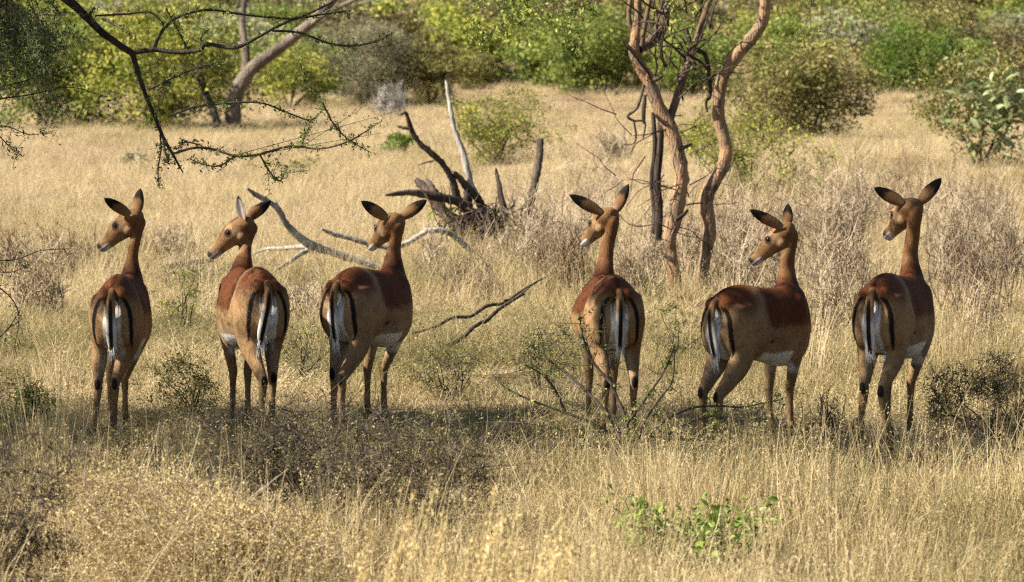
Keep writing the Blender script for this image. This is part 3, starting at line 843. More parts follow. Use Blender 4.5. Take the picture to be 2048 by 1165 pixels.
for (x0, y0) in ((960, -10), (1020, -10), (1090, -12), (1160, -15), (1380, -30)):
    tube(mb, [up_, (np.array(up_) + np.array(P(x0, y0, YC - 1.2))) / 2 + np.array([0, 0, .35]), P(x0, y0 - 4, YC - 1.2)], [.02, .006], 5, .4, 4)
world_part(mb, 'hanging_twigs', BARK_BROWN, rl)
for i in range(70):
    c = np.array(P(1240, -330, YC)) + rng.normal(size=3) * np.array([.9, .8, .35])
    leaves(ml, c + rng.normal(size=(60, 3)) * .16, rng, .035, .5, .2)
world_part(ml, 'crown', F_GRN, rl, smooth=False); world_part(mh, 'hanging_leaves', F_GRN, rl, smooth=False)

rr_ = empty('crooked_tree', G(1404, 590)); tag(rr_, 'orange brown bent trunk curving to the upper right behind the fifth impala', 'tree', gC)
YR = rr_.location.y
mb = MB()
limb(mb, [(1402, 602), (1404, 560), (1412, 505), (1420, 455), (1412, 415), (1416, 385), (1440, 345), (1452, 310), (1448, 275), (1438, 240), (1438, 195), (1446, 155), (1470, 115), (1500, 80), (1522, 50), (1530, 15), (1525, -40), (1500, -110), (1510, -190)], YR,
     [13, 12, 12, 13.5, 15, 14, 13, 13, 12, 12, 12, 12, 12.5, 12.5, 12, 11, 10, 8, 5], 0, 31, sides=14, rough=.06)
world_part(mb, 'trunk', BARK_ORANGE, rr_)
mb = MB(); ml = MB(); rng = np.random.default_rng(33)
for (x0, y0, x1, y1) in ((1625, -10, 1610, 110), (1640, -10, 1590, 80), (1690, -10, 1680, 150), (1660, -10, 1655, 90), (1705, -12, 1745, 100), (1600, 70, 1560, 110), (1630, 60, 1750, 100), (1830, -10, 1850, 45), (1860, -10, 1900, 30), (1895, -12, 1915, 90), (1910, -12, 1930, 60), (1870, -12, 1845, 40)):
    Yq = YR - 1.0 + rng.normal() * .3
    p = [P(x0 + (x1 - x0) * t + rng.normal() * 5, y0 + (y1 - y0) * t + rng.normal() * 4, Yq + .1 * t) for t in (0, .3, .65, 1)]
    fine_leaf_twig(mb, ml, p, rng, .0035, 10, .03, .02, 6, .14, .5)
up_ = P(1510, -170, YR)
for (x0, y0) in ((1640, -10), (1700, -12), (1845, -10), (1905, -12)):
    tube(mb, [up_, (np.array(up_) + np.array(P(x0, y0, YR - 1))) / 2 + np.array([0, 0, .35]), P(x0, y0 - 4, YR - 1)], [.02, .005], 5, .4, 4)
world_part(mb, 'hanging_twigs', BARK_BROWN, rr_)
for i in range(60):
    c = np.array(P(1560, -330, YR)) + rng.normal(size=3) * np.array([.8, .8, .3])
    leaves(ml, c + rng.normal(size=(60, 3)) * .16, rng, .035, .5, .2)
world_part(ml, 'crown', F_OLV, rr_, smooth=False)

# ---- dead stump with broken limbs
YS = G(985, 512).y
rs = empty('dead_stump', G(985, 515)); tag(rs, 'dead tree stump with broken dark branches pointing up, centre of the plain', 'stump')
def dead(name, mat, *ls):
    for i, (pts, rad, dY) in enumerate(ls):
        mb = MB(); limb(mb, pts, YS, rad, 0, 40 + i + len(name), dY=dY, sides=10, sub=6, rough=.13)
        world_part(mb, name, mat, rs)
dead('grey_limb', BARK_GREY, ([(1002, 480), (994, 466), (982, 444), (961, 410), (941, 367), (927, 309), (908, 256), (901, 218), (895, 180), (892, 162)], [10, 10, 9, 8, 7, 6, 5, 4.2, 3.4, 2.4], .3))
dead('dark_limb', BARK_CHAR,
     ([(995, 478), (990, 468), (965, 448), (937, 424), (915, 395), (905, 362), (889, 333), (865, 309), (838, 285), (822, 258), (812, 227), (800, 231)], [12, 11, 11, 10, 8, 7, 6, 6, 5, 5, 3.5, 2], -.5),
     ([(822, 258), (808, 256), (795, 253)], [4, 3.5, 2], 0),
     ([(868, 312), (860, 300), (858, 292)], [4, 3, 1.5], 0), ([(868, 322), (850, 326), (836, 331)], [2, 1.6, .8], 0),
     ([(950, 432), (941, 424), (913, 403), (879, 396), (826, 386), (795, 388), (771, 391)], [9, 9, 9, 9, 7, 5, 2], -.7),
     ([(975, 480), (961, 472), (927, 463), (898, 434), (865, 396), (845, 372), (833, 360)], [12, 12, 12, 11, 10, 9, 5], .5),
     ([(880, 400), (862, 372), (852, 358)], [7, 6, 3], .1),
     ([(962, 412), (956, 400), (932, 372), (915, 352), (905, 345)], [8, 8, 7, 6, 3], -.3),
     ([(952, 524), (949, 500), (941, 448), (936, 400), (932, 378)], [12, 12, 11, 9, 5], 0),
     ([(985, 500), (999, 468), (1011, 439), (1002, 391), (995, 355), (992, 338)], [9, 9, 8, 6, 4, 2], .3),
     ([(1040, 510), (1052, 440), (1066, 386), (1076, 333), (1080, 300), (1081, 281)], [10, 9, 8, 8, 7, 7], .4),
     ([(965, 508), (946, 511), (915, 520), (898, 526)], [11, 9, 8, 6], -.6),
     ([(1035, 520), (1015, 490), (990, 480), (965, 490), (950, 520)], [13, 16, 18, 16, 12], 0),
     ([(1000, 530), (985, 500), (978, 470), (972, 450)], [26, 24, 18, 9], .1), ([(965, 528), (962, 500), (968, 470)], [14, 14, 9], .2), ([(1020, 525), (1012, 495), (1008, 470)], [13, 11, 6], -.2))
mb = MB(); rng = np.random.default_rng(81)
for i in range(120):
    a = np.array([rng.normal(978, 44), rng.uniform(430, 522)]); pts = [a]; d = np.array([rng.normal() * .8, -1.0]); d /= np.linalg.norm(d)
    for q in range(4):
        d = d + rng.normal(size=2) * .5; d /= np.linalg.norm(d); pts.append(pts[-1] + d * rng.uniform(8, 24))
    limb(mb, pts, YS - .15 + rng.normal() * .3, rng.uniform(1.2, 3.4), .6, 600 + i, dY=rng.normal() * .2, sides=5, sub=2)
world_part(mb, 'root_tangle', BARK_CHAR, rs)
# few green leaves sprouting at the stump
rng = np.random.default_rng(8)
LS = leaf_mesh('sprout_leaf', .13, .045); set_tint(LS, .45); LS.materials.append(F_GRN)
cen = [np.array(P(x_, y_, YS - .35)) - np.array(rs.location) for x_, y_ in ((868, 425), (880, 436), (890, 428), (882, 450), (895, 445), (872, 458), (886, 468), (900, 460), (905, 432), (862, 440), (893, 474), (878, 472))]
leaf_pieces(rs, rng, cen, LS, .8, 1.3, .1)

# ---- fallen branches
def fallen(name, label, mat, *ls, group='fallen branches in the grass'):
    b = G(*ls[0][0][0]); Y = ls[0][3] if len(ls[0]) > 3 else b.y
    root = empty(name, (b.x, b.y, b.z)); tag(root, label, 'branch', group)
    for i, l in enumerate(ls):
        mb = MB(); limb(mb, l[0], Y, l[1], 0, 70 + i + len(label), dY=l[2], sides=10, sub=7, rough=.10)
        world_part(mb, 'bough' if i == 0 else 'side_branch', mat, root)
    return root
fallen('fallen_branch', 'thick pale grey fallen branch rising to the left between the second and third impala', BARK_GREY,
       ([(790, 552), (745, 530), (700, 517), (660, 503), (620, 490), (592, 468), (570, 445), (556, 418), (535, 402), (512, 390), (494, 377)], [6.5, 7, 7.5, 8.5, 9, 7.5, 6.5, 6, 5.5, 5, 2], -.4, 30.2),
       ([(628, 494), (600, 494), (565, 497), (530, 499), (500, 512)], [6.5, 5, 4.5, 3.5, 2], .5),
       ([(630, 496), (605, 506), (585, 520), (560, 536), (545, 545)], [6, 5, 4.5, 3.5, 2], -.5),
       ([(556, 420), (553, 408), (549, 398)], [3, 2.5, 1], 0))
fallen('fallen_branch', 'thin pale fallen branch behind the head of the third impala', BARK_GREY,
       ([(955, 515), (930, 492), (905, 470), (875, 460), (845, 468), (815, 486), (780, 495), (740, 488), (690, 474), (660, 466), (643, 458)], [6, 6, 6, 5.5, 5.5, 5.5, 5.5, 5.5, 5, 4.5, 2], -.5, 31.5))
fallen('fallen_stick', 'long dark stick propped in the grass, the upper of two before the stump', BARK_CHAR,
       ([(820, 668), (869, 655), (905, 636), (941, 633), (975, 612), (1009, 606), (1042, 583), (1086, 557)], [2, 3, 3.5, 3.5, 3.5, 3.3, 3, 1.5], .8, 23.4), ([(1009, 602), (1030, 598), (1050, 588)], [3, 2.5, 1.5], .1))
fallen('fallen_stick', 'long dark stick propped in the grass, the lower of two before the stump', BARK_CHAR,
       ([(895, 692), (925, 676), (951, 652), (975, 640), (999, 618), (1033, 596), (1060, 574)], [4.5, 4.5, 4, 4, 3.5, 3, 1.5], .7, 22.6))
fallen('fallen_stick', 'short dark stick lying between the first and second impala', BARK_CHAR,
       ([(325, 535), (370, 528), (425, 522)], [5, 6, 4], .3, 30.0))
fallen('fallen_stick', 'thin stick lying in the foreground grass right of centre', BARK_CHAR,
       ([(1050, 955), (1090, 958), (1140, 953), (1190, 946), (1260, 948)], [2.2, 3, 3, 3, 2], .4, 16.3))

# ---- thorny shrub before the fourth impala
Yt = G(1265, 955).y
rt = empty('thorn_shrub', G(1265, 955)); tag(rt, 'thorny shrub with arching dark twigs and tiny leaves before the fourth impala', 'shrub')
mb = MB(); ml = MB(); rng = np.random.default_rng(77)
TR = [[(1268, 962), (1262, 920), (1240, 885), (1190, 850), (1130, 825), (1060, 800), (1010, 775), (985, 750)],
      [(1266, 955), (1256, 900), (1252, 840), (1225, 770), (1212, 700), (1210, 640), (1206, 600)],
      [(1266, 950), (1275, 890), (1290, 840), (1325, 790), (1345, 762), (1350, 700)],
      [(1262, 920), (1230, 850), (1180, 790), (1130, 745), (1090, 715), (1062, 690)],
      [(1275, 940), (1300, 900), (1350, 860), (1400, 838), (1450, 835), (1500, 842)],
      [(1270, 930), (1310, 860), (1370, 820), (1430, 812), (1480, 815), (1520, 808), (1560, 800)],
      [(1262, 940), (1210, 900), (1150, 870), (1080, 850), (1010, 845), (950, 846)],
      [(1252, 850), (1290, 800), (1330, 740), (1350, 690)],
      [(1225, 770), (1190, 730), (1170, 690), (1160, 640)],
      [(1290, 900), (1340, 880), (1400, 880), (1460, 870), (1500, 840), (1545, 790)],
      [(1130, 825), (1110, 780), (1085, 750), (1050, 730)]]
for i, t in enumerate(TR):
    dY = rng.normal() * .18
    w = limb(mb, t, Yt, 4.6 if i < 4 else 3.4, 1.2, 200 + i, dY=dY, sides=6, sub=3)
    q = cr(w, 6)
    for j in range(26):
        b = q[rng.integers(len(q) // 5, len(q))]; d = unit(rng.normal(size=3) + np.array([0, -.2, .35])); L = rng.uniform(.03, .13)
        tube(mb, [b, b + d * L * .5 + rng.normal(size=3) * .008, b + d * L], [.0024, .0008], 3, rng.random(), cap=False)
        leaves(ml, b + d * L * rng.random((5, 1)) + rng.normal(size=(5, 3)) * .012, rng, .016, .5)
world_part(mb, 'stems', TWIG_DARK, rt); world_part(ml, 'foliage', F_GRN, rt, smooth=False)

# ------------------------------------------------------------------ the big acacia whose shade lies over the herd
YA = 17.2
ra = empty('acacia_tree', (-6.3, 15.2, 0)); tag(ra, 'dark acacia whose thorny branches hang into the upper left and shade the herd', 'tree', 'trees on the plain')
mb = MB()
tube(mb, [(-6.3, 15.2, -.1), (-6.25, 15.2, .8), (-6.1, 15.25, 1.7), (-5.8, 15.4, 2.6), (-5.4, 15.5, 3.2)], [.24, .19, .17, .15, .12], 12, .4, 4, .06, np.random.default_rng(1))
world_part(mb, 'trunk', BARK_DARK, ra)
mb = MB(); mtw = MB(); ml = MB(); mt2 = MB(); rng = np.random.default_rng(9)
k = YA / FPX
J = np.array([-5.6, 15.45, 2.9])
S0 = np.array(P(150, 12, YA))
tube(mb, [J, J * .55 + S0 * .45 + np.array([0, 0, .28]), S0 + np.array([-.35, -.15, .22]), S0], [.07, .045, .03, 9 * k], 8, .4, 4)
AC = [([(150, 12), (176, 38), (200, 62), (235, 88), (262, 106), (270, 125), (284, 170), (300, 212), (312, 240), (326, 275), (346, 310), (366, 346)], [9, 8, 7.5, 7, 6.5, 5.5, 4.5, 4.2, 4, 3.8, 3, 1.2], .3),
      ([(262, 106), (308, 100), (350, 105), (398, 101), (415, 89), (470, 96), (520, 72), (560, 50), (620, 26), (665, 5)], [5.5, 5, 4.5, 4.5, 4, 4, 3.2, 3, 2.5, 2], -.4),
      ([(308, 99), (318, 72), (340, 45), (372, 28), (420, 20), (470, 27), (530, 34), (590, 38), (640, 30), (700, 22)], [4, 3.6, 3.2, 3, 2.8, 2.6, 2.4, 2.4, 2, 1.5], .4),
      ([(196, 58), (180, 30), (190, 16)], [3, 3, 3], 0), ([(205, 38), (235, 52), (262, 72)], [3, 2.5, 1.2], -.2),
      ([(545, 62), (600, 66), (660, 88), (705, 92), (750, 84), (786, 66)], [2.6, 2.4, 2.2, 2, 1.6, .8], .2),
      ([(346, 308), (390, 296), (430, 300), (472, 313), (520, 309), (580, 293), (640, 298), (700, 282), (757, 246)], [2.8, 2.6, 2.6, 2.4, 2.4, 2.2, 2, 1.6, .8], -.3),
      ([(470, 312), (440, 332), (410, 330), (380, 318)], [2, 1.6, 1.2, .8], 0), ([(520, 310), (540, 345), (560, 362), (572, 340)], [2, 1.8, 1.5, .8], .1),
      ([(298, 180), (345, 157), (400, 135), (450, 122)], [2, 1.8, 1.5, .8], .2), ([(340, 232), (385, 216), (440, 208), (520, 206), (580, 228), (625, 240), (645, 205), (610, 165), (600, 120)], [2.4, 2.4, 2.2, 2, 1.8, 1.6, 1.5, 1.2, .8], .3),
      ([(645, 205), (665, 245), (695, 278), (742, 306)], [1.8, 1.6, 1.4, .8], 0), ([(320, 270), (322, 300), (316, 340), (318, 372)], [1.8, 1.6, 1.4, .8], .1),
      ([(332, 18), (350, 50), (372, 92), (380, 100)], [2, 1.8, 1.5, .8], .1), ([(190, 32), (260, 28), (300, 25), (330, 50)], [2, 2, 1.6, 1], .3), ([(326, 275), (332, 310), (338, 330)], [1.8, 1.4, .8], -.1),
      ([(400, 290), (370, 285), (352, 300)], [1.5, 1.3, 1], .1), ([(400, 100), (402, 75), (415, 60)], [1.6, 1.2, .7], .1), ([(325, 200), (332, 170), (338, 165)], [1.8, 1.3, .6], .1), ([(600, 295), (612, 270), (620, 250)], [1.6, 1.2, .6], .1)]
for i, (t, r, dY) in enumerate(AC):
    w = limb(mb if max(r) > 3.2 else mtw, t, YA, r, 0, 300 + i, dY=dY, sides=7, sub=4)
    q = cr(w, 8)
    n_ = int(len(q) * (.6 if max(r) > 4 else 1.5))
    for j in range(n_):
        b = q[rng.integers(len(q) // 6 if i else len(q) // 2, len(q))]; d = unit(rng.normal(size=3)); L = rng.uniform(.012, .05) * (2.4 if rng.random() < .10 else 1)
        tube(mtw, [b, b + d * L], [.0013, .0004], 3, .6, cap=False)
        if rng.random() < .7: leaves(mt2, b + rng.normal(size=(5, 3)) * .013, rng, .017, .42)
    if i in (6, 8):
        for j in range(3): fine_leaf_twig(mtw, mt2, [q[rng.integers(len(q) // 4, len(q))], q[-1] + rng.normal(size=3) * .08], rng, .002, 24, .02, .014, 3, .07)
# drooping dense foliage at far left
for j in range(34):
    x0 = rng.uniform(-60, 95); y0 = rng.uniform(-50, 60); x1 = x0 + rng.uniform(-10, 75) * (1 - y0 / 300); y1 = y0 + rng.uniform(60, 210)
    x1 = min(x1, 165 - max(0, y1 - 120) * .55)
    Yq = YA + rng.normal() * .35
    p = [P(x0 + (x1 - x0) * t, y0 + (y1 - y0) * t ** 1.3 + rng.normal() * 6, Yq) for t in (0, .3, .65, 1)]
    fine_leaf_twig(mtw, ml, p, rng, .003, 110, .035, .020, 9, .13, .32)
for (pp) in ([(-20, 180), (40, 165), (90, 150), (140, 158)], [(-20, 60), (40, 60), (90, 85), (135, 95)], [(-20, 200), (60, 190), (140, 175), (215, 195)], [(-20, 250), (20, 255), (60, 270), (110, 262)], [(-20, 250), (15, 290), (40, 310)], [(-30, 520), (30, 520), (80, 502), (140, 498)], [(-30, 540), (20, 545), (60, 530)], [(-20, 560), (25, 600), (38, 640), (28, 700)], [(-20, 690), (15, 660), (40, 620)]):
    Yq = YA + rng.normal() * .2
    fine_leaf_twig(mtw, ml, [P(a, b, Yq) for a, b in pp], rng, .004, 70 if pp[1][1] < 400 else 26, .03, .018, 8, .10, .32)
tube(mb, [J, (-4.9, 16.3, 3.0), P(-40, -60, YA), P(-40, 60, YA), P(-35, 250, YA), P(-30, 420, YA), P(-25, 560, YA)], [.06, .045, .03, .022, .016, .010, .005], 7, .4, 4)
# canopy above the picture
CAN = []
for gx in np.arange(-6.9, -.3, .62):
    for gy in (15.05, 15.6, 16.15, 16.65):
        if rng.random() < .10: continue
        CAN.append((gx + rng.normal() * .12, gy + rng.normal() * .1, 4.2 + rng.normal() * .12, .40))
CAN += [(-5.4, 14.1, 4.3, .55), (-4.5, 13.9, 4.4, .5), (-6.2, 13.1, 4.3, .55), (-6.3, 14.2, 4.3, .6), (-2.9, 14.6, 4.3, .4), (-1.9, 14.7, 4.2, .45), (-1.1, 14.6, 4.2, .35), (-.2, 15.4, 4.1, .5), (-.1, 16.1, 4.1, .4)]
def gap(px, py, Y, r, zc=4.2):
    """where the canopy has to be open for the sun to reach that point"""
    p = P(px, py, Y); k_ = (zc - p.z) / sun_vec.z
    return (p.x + sun_vec.x * k_, p.y + sun_vec.y * k_, r)
GAPS = [gap(*a_) for a_ in ((185, 640, 17.75, .16), (235, 470, 18.4, .10), (460, 620, 18.1, .24), (500, 560, 18.1, .20), (455, 470, 18.5, .10), (650, 600, 17.8, .20), (690, 560, 17.9, .14),
        (1185, 450, 18.4, .16), (1205, 520, 18.4, .14), (1165, 640, 18.0, .22), (1190, 570, 18.2, .18), (1580, 560, 18.4, .10), (1510, 500, 18.3, .08), (1420, 590, 17.5, .10), (1760, 575, 17.9, .10), (1705, 620, 17.7, .12))]
CAN = [(a_ - .75, b_ + .68, c_, d_) for a_, b_, c_, d_ in CAN]
for (cx, cy, cz, cr_) in CAN:
    e = np.array([cx, cy, cz - .25])
    if rng.random() < .25: tube(mb, [J, J * .55 + e * .45 + np.array([0, 0, .18]), e], [.06, .035, .012], 6, .4, 4)
    for q in range(int(60 * cr_ * cr_) + 7):
        rr2 = cr_ * math.sqrt(rng.random()); aa = rng.random() * 6.28
        c = np.array([cx + rr2 * math.cos(aa), cy + rr2 * math.sin(aa), cz + rng.normal() * .12])
        if any(math.hypot(c[0] - a_, c[1] - b_) < r_ + .20 for a_, b_, r_ in GAPS): continue
        tube(mtw, [e, (e + c) / 2 + rng.normal(size=3) * .05, c], [.010, .003], 4, .5, cap=False)
        m = 42
        leaves(ml, c + rng.normal(size=(m, 3)) * np.array([.13, .13, .05]), rng, .052, .55, 0)
world_part(mb, 'limb', BARK_DARK, ra); world_part(mtw, 'twigs', TWIG_DARK, ra); world_part(ml, 'foliage', F_DRK, ra, smooth=False); world_part(mt2, 'leaf_tufts', F_GRN, ra, smooth=False)
# ------------------------------------------------------------------ impalas
def smooth(e0, e1, x):
    t = np.clip((x - e0) / (e1 - e0), 0, 1)
    return t * t * (3 - 2 * t)

def coat_mat():
    m, nt, N, L = nodes_of('impala_coat')
    at = N.new('ShaderNodeAttribute'); at.attribute_name = 'coat'
    tc = N.new('ShaderNodeTexCoord')
    mp = N.new('ShaderNodeMapping'); mp.inputs['Scale'].default_value = (1, .5, 0.25)
    L.new(tc.outputs['Object'], mp.inputs[0])
    n1 = N.new('ShaderNodeTexNoise'); n1.inputs['Scale'].default_value = 150; n1.inputs['Detail'].default_value = 5
    L.new(mp.outputs[0], n1.inputs['Vector'])
    n2 = N.new('ShaderNodeTexNoise'); n2.inputs['Scale'].default_value = 9; n2.inputs['Detail'].default_value = 4
    L.new(tc.outputs['Object'], n2.inputs['Vector'])
    r1 = N.new('ShaderNodeMapRange'); r1.inputs[1].default_value = .3; r1.inputs[2].default_value = .7; r1.inputs[3].default_value = .8; r1.inputs[4].default_value = 1.18
    L.new(n1.outputs[0], r1.inputs[0])
    r2 = N.new('ShaderNodeMapRange'); r2.inputs[1].default_value = .3; r2.inputs[2].default_value = .7; r2.inputs[3].default_value = .78; r2.inputs[4].default_value = 1.2
    L.new(n2.outputs[0], r2.inputs[0])
    mu = N.new('ShaderNodeMath'); mu.operation = 'MULTIPLY'
    L.new(r1.outputs[0], mu.inputs[0]); L.new(r2.outputs[0], mu.inputs[1])
    vm = N.new('ShaderNodeVectorMath'); vm.operation = 'SCALE'
    L.new(at.outputs['Color'], vm.inputs[0]); L.new(mu.outputs[0], vm.inputs['Scale'])
    bs = N.new('ShaderNodeBsdfPrincipled')
    bs.inputs['Roughness'].default_value = 0.68
    bs.inputs['Specular IOR Level'].default_value = 0.09
    bs.inputs['Sheen Weight'].default_value = 0.0
    bs.inputs['Sheen Roughness'].default_value = 0.4
    L.new(vm.outputs[0], bs.inputs['Base Color'])
    bp = N.new('ShaderNodeBump'); bp.inputs['Strength'].default_value = 0.35; bp.inputs['Distance'].default_value = 0.004
    L.new(n1.outputs[0], bp.inputs['Height']); L.new(bp.outputs[0], bs.inputs['Normal'])
    out = N.new('ShaderNodeOutputMaterial'); L.new(bs.outputs[0], out.inputs[0])
    return m

def plain_mat(name, col, rough, spec=0.5):
    m, nt, N, L = nodes_of(name)
    tc = N.new('ShaderNodeTexCoord')
    n1 = N.new('ShaderNodeTexNoise'); n1.inputs['Scale'].default_value = 60
    L.new(tc.outputs['Object'], n1.inputs['Vector'])
    rp = ramp(N, [tuple(c * 0.7 for c in col), tuple(c * 1.3 for c in col)]); L.new(n1.outputs[0], rp.inputs[0])
    bs = N.new('ShaderNodeBsdfPrincipled'); bs.inputs['Roughness'].default_value = rough
    bs.inputs['Specular IOR Level'].default_value = spec
    L.new(rp.outputs[0], bs.inputs['Base Color'])
    out = N.new('ShaderNodeOutputMaterial'); L.new(bs.outputs[0], out.inputs[0])
    return m

COAT = coat_mat()
EYE = plain_mat('dark_wet_eye', (.006, .004, .003), .16, .3)
HOOF = plain_mat('dark_horn_hoof', (.02, .017, .015), .4)

C_RED = np.array([.078, .0215, .0062])
C_TAN = np.array([.240, .146, .070])
C_FAWN = np.array([.30, .208, .124])
C_WHITE = np.array([.68, .65, .60])
C_BLACK = np.array([.010, .008, .007])
C_NECK = np.array([.128, .056, .020])

def loft(rings, sub=3, sides=20, uref=(1, 0, 0), egg=0.0):
    """rings: (x,y,z, half width, half depth); closed tube perpendicular to its path"""
    q = cr(np.asarray(rings, float), sub)
    p = q[:, :3]; a = np.maximum(q[:, 3], .004); b = np.maximum(q[:, 4], .004)
    t = unit(np.gradient(p, axis=0))
    ur = np.asarray(uref, float)
    u = unit(ur[None] - (t @ ur)[:, None] * t)
    v = np.cross(t, u)
    an = np.linspace(0, 2 * np.pi, sides, endpoint=False)
    ca = np.cos(an) * (1 - egg * np.clip(-np.sin(an), 0, 1) ** 1.3)
    V = p[:, None] + (a[:, None] * ca)[..., None] * u[:, None] + (b[:, None] * np.sin(an))[..., None] * v[:, None]
    n = len(p); V = V.reshape(-1, 3)
    i = np.arange(n - 1)[:, None] * sides; j = np.arange(sides)[None]; k = (j + 1) % sides
    F = [list(x) for x in np.stack([i + j, i + k, i + sides + k, i + sides + j], -1).reshape(-1, 4)]
    F.append(list(range(sides))[::-1]); F.append(list(range((n - 1) * sides, n * sides)))
    return V, F

def ball(c, r, n=14):
    th = np.linspace(0, np.pi, n)[1:-1]; ph = np.linspace(0, 2 * np.pi, n * 2, endpoint=False)
    V = [(c[0], c[1], c[2] + r[2])]
    for t in th:
        for q in ph: V.append((c[0] + r[0] * math.sin(t) * math.cos(q), c[1] + r[1] * math.sin(t) * math.sin(q), c[2] + r[2] * math.cos(t)))
    V.append((c[0], c[1], c[2] - r[2]))
    m = len(ph); F = []
    for k in range(m): F.append([0, 1 + k, 1 + (k + 1) % m])
    for i in range(len(th) - 1):
        for k in range(m): F.append([1 + i * m + k, 1 + (i + 1) * m + k, 1 + (i + 1) * m + (k + 1) % m, 1 + i * m + (k + 1) % m])
    L_ = len(V) - 1; b = 1 + (len(th) - 1) * m
    for k in range(m): F.append([b + k, L_, b + (k + 1) % m])
    return np.array(V), F

def polydist(x, z, line):
    d = np.full(x.shape, 9.0); tt = np.zeros(x.shape)
    n = len(line) - 1
    for i in range(n):
        ax, az = line[i]; bx, bz = line[i + 1]
        dx, dz = bx - ax, bz - az
        t = np.clip(((x - ax) * dx + (z - az) * dz) / (dx * dx + dz * dz), 0, 1)
        e = np.hypot(x - ax - t * dx, z - az - t * dz)
        k = e < d
        d = np.where(k, e, d); tt = np.where(k, (i + t) / n, tt)
    return d, tt

